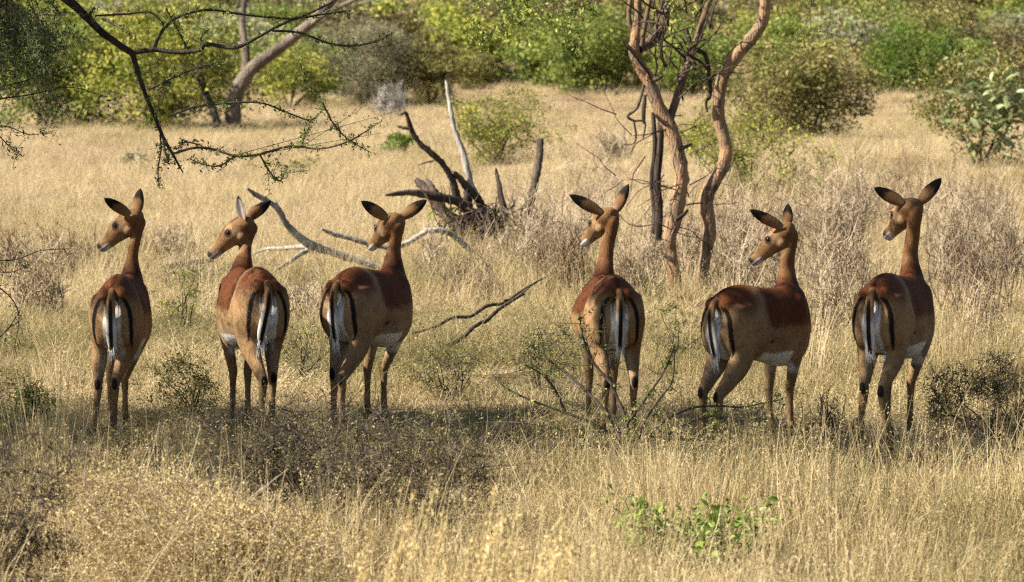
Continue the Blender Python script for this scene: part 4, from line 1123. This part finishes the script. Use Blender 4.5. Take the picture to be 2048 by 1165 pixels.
def impala(spec):
    s = spec
    root_name = 'impala'
    tx, gy = s['tail_x'], s['ground_y']
    g = G(tx, gy)
    k = FPX / g.y                                # photograph pixels per metre there
    size = s['size']
    th = R(s['yaw'])                             # heading, right of the line of sight
    ray = math.atan(g.x / g.y)
    heading = th + ray
    fwd = np.array([math.sin(heading), math.cos(heading)])
    # tail base sits 0.18 m behind the hips
    root = empty(root_name, (g.x + fwd[0] * .18 * size, g.y + fwd[1] * .18 * size, 0), -heading)
    root.location.z = float(terrain(root.location.x, root.location.y)) - 0.005
    root.scale = (size, size, size)
    tag(root, s['label'], 'impala', 'impala herd standing in the dry grass')
    tail_w = -.18 * math.sin(th)
    def bx(px, by):
        wx = (px - tx) / k / size + tail_w
        return (wx - by * math.sin(th)) / math.cos(th)
    V = []; F = []
    def put(vf):
        v, f = vf
        o = sum(len(a) for a in V); V.append(np.asarray(v)); F.extend([[i + o for i in q] for q in f])
    belly = s.get('belly', 1.0); wid = s.get('wid', .94)
    sq = lambda y_: y_ if y_ < .2 else .2 + (y_ - .2) * .86
    tor = [(-.192, .03, .745, .64), (-.18, .085, .80, .575), (-.15, .124, .848, .53), (-.10, .146, .884, .50), (-.03, .156, .904, .485),
           (.05, .157, .908, .475), (.14, .150, .895, .482), (.24, .155 * belly, .878, .468), (.34, .162 * belly, .872, .446),
           (.44, .160 * belly, .874, .425), (.53, .142, .886, .435), (.60, .114, .890, .455), (.66, .088, .868, .50), (.70, .062, .82, .55), (.725, .03, .77, .62)]
    put(loft([(0, sq(y), (a + b) / 2, w * wid, (a - b) / 2) for y, w, a, b in tor], 3, 28, egg=.30))
    for sx in (-1, 1):
        put(ball((sx * .04, -.135, .80), (.05, .05, .045)))       # either side of the tail
        put(ball((sx * .068 * wid, .495, .71), (.048, .08, .12)))       # shoulder blades
        put(ball((sx * .07 * wid, -.115, .66), (.08 * wid, .072, .14)))        # buttocks
    # head and neck
    hy = R(s['head_yaw'] - s['yaw']); hp = R(s.get('head_pitch', 40))
    hf = np.array([math.sin(hy) * math.cos(hp), math.cos(hy) * math.cos(hp), -math.sin(hp)])
    hr = np.array([math.cos(hy), -math.sin(hy), 0.0])
    hr = unit(hr + np.array([0, 0, math.tan(R(s.get('head_roll', 0)))]))
    hu = np.cross(hr, hf)
    nyy = s.get('neck_y', .612)
    nkw = s.get('nkw', .92)
    ncx = bx(s['neck_x'], nyy)
    hx = bx(s['head_x'], nyy + .01)
    crown = s['crown']
    O = np.array([hx, nyy + .01, crown - .052])                    # centre of the skull
    nt = O - hf * .018 - hu * .03
    put(loft([(0, .45, .66, .09, .13), (ncx * .25, .515, .755, .08, .12), (ncx * .6, nyy - .052, .84, .066, .090), (ncx, nyy - .01, .94, .050 * nkw, .061),
              (ncx * .6 + nt[0] * .4, nyy, .94 + (nt[2] - .94) * .45, .044 * nkw, .047), (nt[0] * .9 + ncx * .1, nt[1], .94 + (nt[2] - .94) * .8, .043 * nkw, .044),
              tuple(nt) + (.043, .047), tuple(nt + hu * .03) + (.03, .03)], 4, 22))
    HS = 1.17; HT = 1.36; HV = 1.25
    hd = [(-.050, .022, .02, -.005), (-.038, .038, .036, -.002), (-.01, .050, .050, 0), (.03, .054, .053, 0), (.07, .0525, .052, -.003), (.10, .046, .046, -.007), (.135, .036, .038, -.013),
          (.17, .0285, .031, -.019), (.20, .0275, .029, -.021), (.222, .0265, .027, -.023), (.236, .018, .018, -.024)]
    put(loft([tuple(O + hf * (a if a < .06 else .06 + (a - .06) * .96) * HS + hu * e * HV) + (w * HT * (1 - .14 * (a > .12)), h_ * HV * (1.0 - .02 * (a > .12))) for a, w, h_, e in hd], 3, 20, uref=tuple(hr)))
    for sx in (-1, 1):
        put(ball(O + hf * .072 * HS + hr * sx * .037 * HT + hu * .024 * HV, (.020, .020, .017)))    # brow
        put(ball(O + hf * .03 * HS + hr * sx * .026 * HT - hu * .03 * HV, (.038, .038, .038)))          # cheek
    # legs
    hocks = []; feet = []
    for (side, leg) in ((-1, s['hl']), (1, s['hr'])):
        kx, ky, fx, fy = leg                       # hock and foot: photograph x, body y
        hk = (bx(kx, ky), ky); ft = (bx(fx, fy), fy)
        mid = (hk[0] * .55 + side * .102 * .45, hk[1] * .35 + .03)
        dy = ky + .10
        put(loft([(side * .080 * wid, -.045, .80, .055, .11), (side * .088 * wid, -.045, .72, .068, .130), (side * .092 * wid, -.03 + dy * .15, .63, .064, .123),
                  (side * .095 * wid * .9 + hk[0] * .1, .005 + dy * .3, .545, .056, .098), (mid[0], mid[1] + dy * .2, .47, .047, .078), (mid[0] * .45 + hk[0] * .55, mid[1] * .42 + hk[1] * .58 + .005, .39, .034, .052),
                  (hk[0], hk[1], .315, .0245, .034), (hk[0] * .94 + ft[0] * .06, hk[1] * .94 + ft[1] * .06 + .004, .285, .0235, .029), (hk[0] * .5 + ft[0] * .5, hk[1] * .5 + ft[1] * .5, .19, .0165, .020), (ft[0], ft[1], .095, .0185, .022),
                  (ft[0], ft[1] + .018, .055, .016, .018), (ft[0], ft[1] + .032, .03, .018, .022)], 3, 16))
        hocks.append((hk[0], hk[1])); feet.append((ft[0], ft[1] + .035))
    for (side, leg) in ((-1, s['fl']), (1, s['fr'])):
        kx, ky, fx, fy = leg; ky -= .045; fy -= .045
        kn = (bx(kx, ky), ky); ft = (bx(fx, fy), fy)
        put(loft([(side * .070 * wid, .485, .74, .046, .08), (side * .083 * wid, .48, .64, .050, .08), (side * .088 * wid, .47, .56, .046, .068), (side * .088 * .7 + kn[0] * .3, .46 * .7 + kn[1] * .3, .49, .040, .053),
                  (side * .088 * .4 + kn[0] * .6, .46 * .4 + kn[1] * .6, .40, .031, .037), (kn[0], kn[1], .295, .0245, .027), (kn[0] * .9 + ft[0] * .1, kn[1] * .9 + ft[1] * .1, .265, .021, .023),
                  (kn[0] * .5 + ft[0] * .5, kn[1] * .5 + ft[1] * .5, .185, .0155, .018), (ft[0], ft[1], .095, .018, .021), (ft[0], ft[1] + .015, .055, .016, .017), (ft[0], ft[1] + .028, .03, .018, .021)], 3, 16))
        feet.append((ft[0], ft[1] + .03))
    vv = np.vstack(V)
    tmp = bpy.data.meshes.new('tmp'); tmp.from_pydata(vv.tolist(), [], F)
    ob = bpy.data.objects.new('tmp', tmp); COL.objects.link(ob)
    md = ob.modifiers.new('r', 'REMESH'); md.mode = 'VOXEL'; md.voxel_size = 0.0065
    dg = bpy.context.evaluated_depsgraph_get()
    me = bpy.data.meshes.new_from_object(ob.evaluated_get(dg))
    bpy.data.objects.remove(ob); bpy.data.meshes.remove(tmp)
    n = len(me.vertices)
    co = np.empty(n * 3, np.float32); me.vertices.foreach_get('co', co); co = co.reshape(-1, 3).astype(float)
    ed = np.empty(len(me.edges) * 2, np.int32); me.edges.foreach_get('vertices', ed); ed = ed.reshape(-1, 2)
    deg = np.bincount(ed.ravel(), minlength=n).astype(float)[:, None] + 1e-9
    def lap(c):
        out = np.zeros_like(c)
        for d in range(3):
            out[:, d] = np.bincount(ed[:, 0], c[ed[:, 1], d], n) + np.bincount(ed[:, 1], c[ed[:, 0], d], n)
        return out / deg - c
    wt = smooth(.42, .56, co[:, 2])[:, None] * (1 - smooth(.96, 1.02, co[:, 2]))[:, None]
    for it in range(26):
        co += .5 * wt * lap(co)
    for it in range(9):
        co += .5 * lap(co); co -= .53 * lap(co)
    me.vertices.foreach_set('co', co.astype(np.float32).ravel()); me.update()
    nr0 = np.empty(n * 3, np.float32); me.vertex_normals.foreach_get('vector', nr0); nr0 = nr0.reshape(-1, 3)
    def bump(cx, cy, cz, r, amp):
        g_ = np.exp(-(((np.abs(co[:, 0]) - cx) ** 2 + (co[:, 1] - cy) ** 2 + (co[:, 2] - cz) ** 2) / (r * r)))
        return amp * g_
    hb = bump(.13, .19, .75, .075, -.016) + bump(.09, .10, .85, .04, .006) + bump(.045, -.15, .815, .028, .009) + bump(.12, .40, .66, .06, -.008) + bump(.06, -.16, .60, .05, -.006) + bump(.12, .30, .58, .06, -.004) + bump(.15, .185, .66, .045, -.010) + bump(.14, .18, .56, .04, -.008) + bump(.15, .05, .62, .09, .009) + bump(.13, .39, .58, .045, -.007)
    hb += (bump(.03, nyy + .03, 1.0, .05, -.004)) * 1.0
    co += nr0 * hb[:, None]
    me.vertices.foreach_set('co', co.astype(np.float32).ravel())
    me.polygons.foreach_set('use_smooth', np.ones(len(me.polygons), bool))
    me.update()
    nr = np.empty(n * 3, np.float32); me.vertex_normals.foreach_get('vector', nr); nr = nr.reshape(-1, 3)
    x, y, z = co.T
    ax = np.abs(x)
    rng = np.random.default_rng(s['seed'])
    # ---- coat
    col = np.tile(C_TAN, (n, 1))
    def mix(c, w):
        nonlocal col
        w = np.clip(w, 0, 1)[:, None]
        col = col * (1 - w) + c * w
    wob = .003 * np.sin(x * 31 + y * 23 + s['seed']) + .002 * np.sin(y * 37 - z * 41 + x * 20)
    mix(C_FAWN, smooth(.62, .50, z) * smooth(.12, .25, y) * .7)
    haunch = smooth(.715, .835, z + wob * 2) * smooth(.16, .02, y)
    flank = smooth(.637, .683, z + wob + .006 * rng.normal(size=n) + .05 * smooth(.3, .6, y) * 0 - .10 * smooth(.22, .06, y)) * smooth(.12, .195, y + .006 * rng.normal(size=n)) * smooth(.98, .90, z)
    mix(C_RED, np.maximum(haunch, flank) * .95)
    back = smooth(.86, .885, z + wob) * (ax < .05) * smooth(.3, .35, y) * smooth(.62, .56, y) * smooth(.95, .9, z)
    mix(C_RED * .3, smooth(.845, .875, z + wob) * smooth(.07, .03, ax) * smooth(.40, .47, y) * smooth(.60, .56, y) * smooth(.97, .91, z) * .85)
    # neck
    nk = smooth(.86, .97, z)
    mix(C_NECK, nk * .9)
    mix(C_FAWN * .9, nk * smooth(.1, .8, nr[:, 1]) * smooth(.4, .55, y) * .6)
    # legs
    leg = smooth(.44, .30, z)
    mix(C_TAN * .82, leg)
    inner = np.clip(-nr[:, 0] * np.sign(x) - .2, 0, 1)
    mix(C_WHITE * .8, smooth(.66, .5, z) * smooth(.30, .44, z) * inner * smooth(.02, .035, ax) * .35)
    mix(C_FAWN, inner * smooth(.40, .2, z) * .5)
    # belly
    zb = .515 - .03 * smooth(.45, .6, y)
    low = smooth(.012, -.004, z - zb + wob) * smooth(.13, .19, y) * smooth(.58, .52, y)
    notleg = np.where(y > .40, smooth(.08, .055, ax), 1.0)
    mix(C_WHITE, low * notleg * smooth(.38, .42, z))
    mix(C_WHITE * .9, smooth(.03, .0, ax - .05) * smooth(.60, .64, y) * smooth(.66, .58, z) * .6)
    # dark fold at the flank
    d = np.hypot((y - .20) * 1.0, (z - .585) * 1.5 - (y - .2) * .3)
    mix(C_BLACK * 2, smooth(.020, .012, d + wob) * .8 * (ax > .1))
    # rump: white beside the tail, black stripes
    rear = smooth(-.055, -.085, y)
    ww = np.interp(z, [.44, .50, .58, .68, .75, .785], [.064, .060, .049, .049, .046, .012])
    wz = smooth(.004, -.006, ax - ww + wob * .6) * smooth(.43, .48, z) * smooth(.80, .785, z)
    mix(C_WHITE * .9, wz * rear * smooth(.44, .50, z) * .9 * s.get('white', 1.0))
    dd, tt = polydist(ax + wob * .35, z, [(.050, .792), (.070, .778), (.090, .735), (.102, .67), (.103, .60), (.095, .52)])
    hw = np.interp(tt, [0, .12, .5, .85, 1], [.005, .0095, .0115, .009, .003])
    mix(C_BLACK, smooth(.004, -.003, dd - hw) * smooth(.0, -.03, y))
    dd2, tt2 = polydist(ax, z, [(.026, .79), (.036, .73), (.036, .69)])
    mix(C_BLACK * 3, smooth(.003, -.003, dd2 - .0065 * (1 - tt2)) * rear * .85)
    # dark line down the back to the tail
    mix(C_RED * .3, smooth(.016, .006, ax + wob * .5) * smooth(.80, .83, z) * smooth(.12, .0, y) * .75)
    # black hock tufts
    for hk in hocks:
        dd3 = np.sqrt(((x - hk[0]) / .8) ** 2 + ((y - hk[1] + .036) / 1.0) ** 2 + ((z - .318) / 1.5) ** 2)
        mix(C_BLACK, smooth(.029, .021, dd3 + wob * .4))
    mix(C_BLACK * 2.5, smooth(.055, .035, z))
    # head
    q = (co - O) / HS
    hs, hl, hv = q @ hf, (q @ hr) * HS / HT, (q @ hu) * HS / HV
    hs = np.where(hs < .06, hs, .06 + (hs - .06) / .96)
    ish = ((hs > .012) | (z > O[2] + .01)) & (np.abs(hl) < .075) & (hs < .25) & (z > O[2] - .3) & (hv > -.09) & (hs > -.08)
    ishf = ish.astype(float)
    mix(np.array([.175, .095, .040]), ishf * .85)
    mix(C_RED * .9, ishf * smooth(.008, .026, hv) * smooth(.04, .09, hs) * smooth(.03, .018, np.abs(hl)) * .8)
    mix(C_FAWN, ishf * smooth(-.012, -.034, hv + .02 * smooth(.1, .2, hs)) * smooth(.03, .11, hs) * .7)
    mix(C_WHITE * .9, ishf * smooth(-.020, -.030, hv) * smooth(.155, .185, hs) * .95)
    eyeP = np.hypot(hs - .074, hv - .014)
    mix(C_FAWN * 1.25, ishf * smooth(.030, .018, np.hypot(hs - .062, (hv - .030) * 1.8)) * .35)
    mix(C_FAWN * 1.05, ishf * smooth(.04, .015, np.hypot(hs - .04, hv + .02)) * .5)
    mix(C_BLACK * 2, ishf * smooth(.028, .017, np.hypot((hs - .076), (hv - .012) * 1.3)) * .9)
    mix(C_BLACK * 2.5, ishf * smooth(.200, .214, hs - .3 * (hv + .02)) * smooth(-.032, -.022, hv))
    mix(C_BLACK * 4, ishf * smooth(.004, .0015, np.abs(hv + .036 + .02 * (hs - .2))) * smooth(.16, .18, hs) * .8)
    mix(C_RED * .35, ishf * smooth(.040, .048, hv) * smooth(.055, .03, np.abs(hs - .0)) * .75)
    col *= (1 + .03 * rng.normal(size=(n, 1)))
    a = me.color_attributes.new('coat', 'FLOAT_COLOR', 'POINT')
    a.data.foreach_set('color', np.column_stack([col.clip(0, 1), np.ones(n)]).astype(np.float32).ravel())
    body = link_mesh('body', me, COAT, root)
    # ---- short coat hairs lying back along the body
    nh = 22000
    pick = rng.integers(0, n, nh)
    rt_ = co[pick] + rng.normal(size=(nh, 3)) * .002; nn_ = nr[pick].astype(float)
    flow = np.tile(np.array([0, -.55, -.8]), (nh, 1)) + rng.normal(size=(nh, 3)) * .22
    flow = np.where((ish[pick])[:, None], -hf[None] + rng.normal(size=(nh, 3)) * .2, flow)
    flow = unit(flow - (flow * nn_).sum(1)[:, None] * nn_)
    sdv = np.cross(flow, nn_)
    ln = rng.uniform(.008, .017, nh) * np.where(ish[pick], .6, 1.0); wv = .0011
    v3 = np.stack([rt_ - sdv * wv, rt_ + sdv * wv, rt_ + flow * ln[:, None] + nn_ * (ln * .20)[:, None]], 1).reshape(-1, 3)
    fm = MB(); fm.add(v3, np.arange(nh * 3).reshape(-1, 3))
    fur = fm.build('fur', COAT, body)
    fur['kind'] = 'stuff'
    hc = (col[pick] * (1 + .08 * rng.normal(size=(nh, 1)))).clip(0, 1)
    ca = fur.data.color_attributes.new('coat', 'FLOAT_COLOR', 'POINT')
    ca.data.foreach_set('color', np.repeat(np.column_stack([hc, np.ones(nh)]), 3, 0).astype(np.float32).ravel())
    # ---- eyes
    for sx in (-1, 1):
        v, f = ball((0, 0, 0), (.0155, .0155, .0145), 10)
        m2 = bpy.data.meshes.new('eye'); m2.from_pydata(v.tolist(), [], f)
        m2.polygons.foreach_set('use_smooth', np.ones(len(m2.polygons), bool))
        link_mesh('eye', m2, EYE, root, tuple(O + hf * .0715 * HS + hr * sx * .0425 * HT + hu * .013 * HV))
    # ---- ears: screen direction (right, up, away) and the way the cup opens
    yv = th
    vr = np.array([math.cos(yv), math.sin(yv), 0]); va = np.array([-math.sin(yv), math.cos(yv), 0]); vu = np.array([0, 0, 1.])
    for sx, e in ((-1, s['ear_l']), (1, s['ear_r'])):
        dr = unit(e[0] * vr + e[1] * vu + e[2] * va)
        op = e[3] * vr + e[4] * vu + e[5] * va
        op = unit(op - (op @ dr) * dr)
        sd = np.cross(dr, op)
        base = O + hr * sx * .040 * HT + hu * .022 * HV - hf * .016 * HS
        Lr = e[6] if len(e) > 6 else .18
        ns, nc = 15, 11
        tS = np.linspace(0, 1, ns); cS = np.linspace(-1, 1, nc)
        wS = np.interp(tS, [0, .12, .3, .52, .72, .87, .96, 1], [.019, .027, .034, .0345, .028, .018, .008, .001])
        front = np.zeros((ns, nc, 3)); backs = np.zeros((ns, nc, 3)); cc = np.zeros((ns, nc, 4)); ci = np.zeros((ns, nc, 4))
        for i, t in enumerate(tS):
            for j, c in enumerate(cS):
                cup = .75 * (1 - .45 * t)
                ang = c * (1.25 - .35 * t)
                off = wS[i] * np.array([math.sin(ang) / math.sin(1.25 - .35 * t), (1 - math.cos(ang)) * cup])
                curve = -.014 * math.sin(t * 2.4)
                pp = base + dr * (t * Lr) + sd * off[0] + op * (off[1] + curve * .6 - .012)
                front[i, j] = pp
                backs[i, j] = pp - op * (.006 * (1 - abs(c) ** 3) * (1 - .6 * t) + .0012)
                tip = smooth(.54, .68, np.array(t + .16 * abs(c) ** 2 + .03 * math.sin(c * 9)))
                edge = smooth(.86, .97, np.array(abs(c))) * smooth(.15, .4, np.array(t))
                base_c = np.array([.18, .096, .042]) * (1 - .25 * t) + np.array([.12, .1, .07]) * max(0, .35 - t)
                w_ = float(max(tip, edge * .75))
                cc[i, j, :3] = base_c * (1 - w_) + C_BLACK * w_; cc[i, j, 3] = 1
                wi = float(max(smooth(.80, .92, np.array(t)), edge))
                ic = np.array([.34, .29, .25]) * (.75 + .35 * math.cos(c * 7))
                ci[i, j, :3] = ic * (1 - wi) + C_BLACK * 2 * wi; ci[i, j, 3] = 1
        vE = np.vstack([front.reshape(-1, 3), backs.reshape(-1, 3)]); M_ = ns * nc
        fE = []
        for i in range(ns - 1):
            for j in range(nc - 1):
                a0 = i * nc + j
                fE.append([a0, a0 + 1, a0 + nc + 1, a0 + nc]); fE.append([M_ + a0, M_ + a0 + nc, M_ + a0 + nc + 1, M_ + a0 + 1])
            fE.append([i * nc, (i + 1) * nc, M_ + (i + 1) * nc, M_ + i * nc])
            e0 = i * nc + nc - 1; fE.append([e0, M_ + e0, M_ + e0 + nc, e0 + nc])
        for j in range(nc - 1):
            a0 = (ns - 1) * nc + j; fE.append([a0, a0 + 1, M_ + a0 + 1, M_ + a0])
        m3 = bpy.data.meshes.new('ear'); m3.from_pydata(vE.tolist(), [], fE)
        m3.polygons.foreach_set('use_smooth', np.ones(len(m3.polygons), bool))
        ca = m3.color_attributes.new('coat', 'FLOAT_COLOR', 'POINT')
        ca.data.foreach_set('color', np.vstack([ci.reshape(-1, 4), cc.reshape(-1, 4)]).astype(np.float32).ravel())
        link_mesh('ear', m3, COAT, root)
    # ---- tail
    ex = s.get('tail_swing', 0.0)
    pts = [(0, -.150, .832), (ex * .02, -.190, .810), (ex * .10, -.214, .765), (ex * .3, -.219, .70), (ex * .6, -.213, .63), (ex * .85, -.203, .565), (ex, -.195, .505)]
    wd = [.020, .020, .023, .026, .028, .026, .012]; dp = [.018, .018, .016, .015, .015, .013, .006]
    v, f = loft([p + (a_, b_) for p, a_, b_ in zip(pts, wd, dp)], 6, 20)
    m4 = bpy.data.meshes.new('tail'); m4.from_pydata(v.tolist(), [], f)
    m4.polygons.foreach_set('use_smooth', np.ones(len(m4.polygons), bool))
    cz = np.interp(v[:, 2], [p[2] for p in pts[::-1]], [p[0] for p in pts[::-1]])
    lx = np.abs(v[:, 0] - cz); zz = v[:, 2]
    tc_ = np.tile(C_TAN * .85, (len(v), 1))
    wW = (smooth(.74, .64, zz) * smooth(.008, .018, lx))[:, None] * .85
    tc_ = tc_ * (1 - wW) + C_WHITE * .9 * wW
    wB = (smooth(.0135, .010, lx) * smooth(.81, .775, zz) * smooth(.5, .53, zz) * (v[:, 1] < -.19))[:, None]
    tc_ = tc_ * (1 - wB) + C_BLACK * wB
    wR = smooth(.77, .80, zz)[:, None] * .55
    tc_ = tc_ * (1 - wR) + C_RED * .8 * wR
    ca = m4.color_attributes.new('coat', 'FLOAT_COLOR', 'POINT')
    ca.data.foreach_set('color', np.column_stack([tc_, np.ones(len(v))]).astype(np.float32).ravel())
    tail = link_mesh('tail', m4, COAT, root)
    # white hairs hanging from the tail and along its edges
    mb = MB()
    for i in range(80):
        t = rng.random() ** .6
        z0 = .66 - .16 * t
        c0 = np.interp(z0, [p[2] for p in pts[::-1]], [p[0] for p in pts[::-1]])
        x0 = c0 + rng.uniform(-1, 1) * .019
        y0 = -.20 + rng.uniform(-.006, .012)
        ln = rng.uniform(.04, .085)
        sw = (x0 - c0) * .4 + rng.normal() * .006
        tube(mb, [(x0, y0, z0), (x0 + sw * .6, y0, z0 - ln * .5), (x0 + sw, y0 + .008, z0 - ln)], [.0022, .0004], 3, .5, cap=False)
    hair = mb.build('hair_fringe', None, tail)
    hn = len(hair.data.vertices)
    ca = hair.data.color_attributes.new('coat', 'FLOAT_COLOR', 'POINT')
    ca.data.foreach_set('color', np.tile(np.append(C_WHITE, 1), (hn, 1)).astype(np.float32).ravel())
    hair.data.materials.append(COAT)
    # ---- hooves
    for fx_, fy_ in feet:
        v = []; 
        mbh = MB()
        for sx in (-1, 1):
            tube(mbh, [(fx_ + sx * .010, fy_ - .012, .045), (fx_ + sx * .0105, fy_ - .004, .022), (fx_ + sx * .011, fy_ + .006, .0)], [.0125, .0145, .0165], 8, .5)
        mbh.build('hoof', HOOF, root, smooth=True)
    return root

IMPALAS = [
  dict(label='slim impala at the far left of the row, head turned in left profile, ears up', seed=1, tail_x=226, ground_y=884, size=.965, yaw=9, neck_x=270, head_x=272, head_yaw=-66, nkw=.72, head_pitch=33, crown=1.222, belly=.90, wid=.86, white=.7,
       hl=(197, -.11, 190, -.09), hr=(231, -.09, 228, -.06), fl=(222, .52, 222, .52), fr=(252, .53, 252, .54),
       ear_l=(-.78, .60, -.25, .25, .35, 1), ear_r=(.20, .95, .0, .45, -.1, .8, .145)),
  dict(label='second impala from left, left flank showing, near ear edge-on with pale inside', seed=2, tail_x=537, ground_y=874, size=.99, yaw=-14, neck_x=488, head_x=489, head_yaw=-80, nkw=.76, head_pitch=35, crown=1.145, belly=1.02, wid=.92,
       hl=(527, -.24, 521, -.24), hr=(546, -.10, 544, -.08), fl=(464, .54, 463, .54), fr=(495, .52, 494, .50), tail_swing=-.045,
       ear_l=(-.25, .95, -.35, -.75, .1, -.75, .145), ear_r=(.78, .62, -.1, -.1, .2, 1)),
  dict(label='third impala from left, ears spread evenly sideways, head before the pale fallen branch', seed=3, tail_x=674, ground_y=866, size=.975, yaw=28, neck_x=795, head_x=794, head_yaw=-38, nkw=.80, head_pitch=28, crown=1.165, wid=.885,
       hl=(669, -.08, 667, -.07), hr=(684, -.27, 684, -.26), fl=(738, .50, 737, .50), fr=(772, .54, 772, .54),
       ear_l=(-.80, .56, -.1, -.2, .2, 1), ear_r=(.80, .56, -.1, .4, .15, .9)),
  dict(label='fourth impala from left behind the thorny shrub, pale sunlit cheek and neck', seed=4, tail_x=1238, ground_y=880, size=.955, yaw=-9, neck_x=1208, head_x=1214, head_yaw=-43, head_pitch=30, crown=1.24, belly=1.12, wid=1.05,
       hl=(1212, -.14, 1206, -.13), hr=(1268, -.09, 1266, -.07), fl=(1176, .54, 1174, .54), fr=(1226, .50, 1226, .5),
       ear_l=(-.84, .50, -.1, -.15, .3, 1, .215), ear_r=(.46, .88, -.05, .5, .1, .9)),
  dict(label='fifth impala from left, standing three-quarters on with dark saddle and white belly visible', seed=5, tail_x=1428, ground_y=902, size=.945, yaw=38, neck_x=1580, head_x=1573, head_yaw=-72, nkw=.84, head_pitch=36, crown=1.212, wid=.875, belly=.95,
       hl=(1405, -.14, 1404, -.12), hr=(1436, -.26, 1439, -.24), fl=(1541, .50, 1545, .51), fr=(1584, .56, 1586, .56), tail_swing=.02,
       ear_l=(-.86, .52, -.15, .15, .35, 1, .215), ear_r=(.10, .98, -.0, .5, -.1, .75, .13)),
  dict(label='tallest impala at the far right of the row, long upright neck, muzzle half hidden', seed=6, tail_x=1741, ground_y=900, size=1.01, yaw=19, neck_x=1822, head_x=1821, head_yaw=-36, nkw=.85, head_pitch=30, crown=1.258, wid=.855, belly=.94,
       hl=(1727, -.10, 1719, -.09), hr=(1763, -.19, 1774, -.17), fl=(1776, .52, 1776, .52), fr=(1824, .55, 1822, .55),
       ear_l=(-.84, .48, -.1, -.15, .25, 1), ear_r=(.66, .75, -.1, .3, .1, .95)),
]
for sp in IMPALAS: impala(sp)
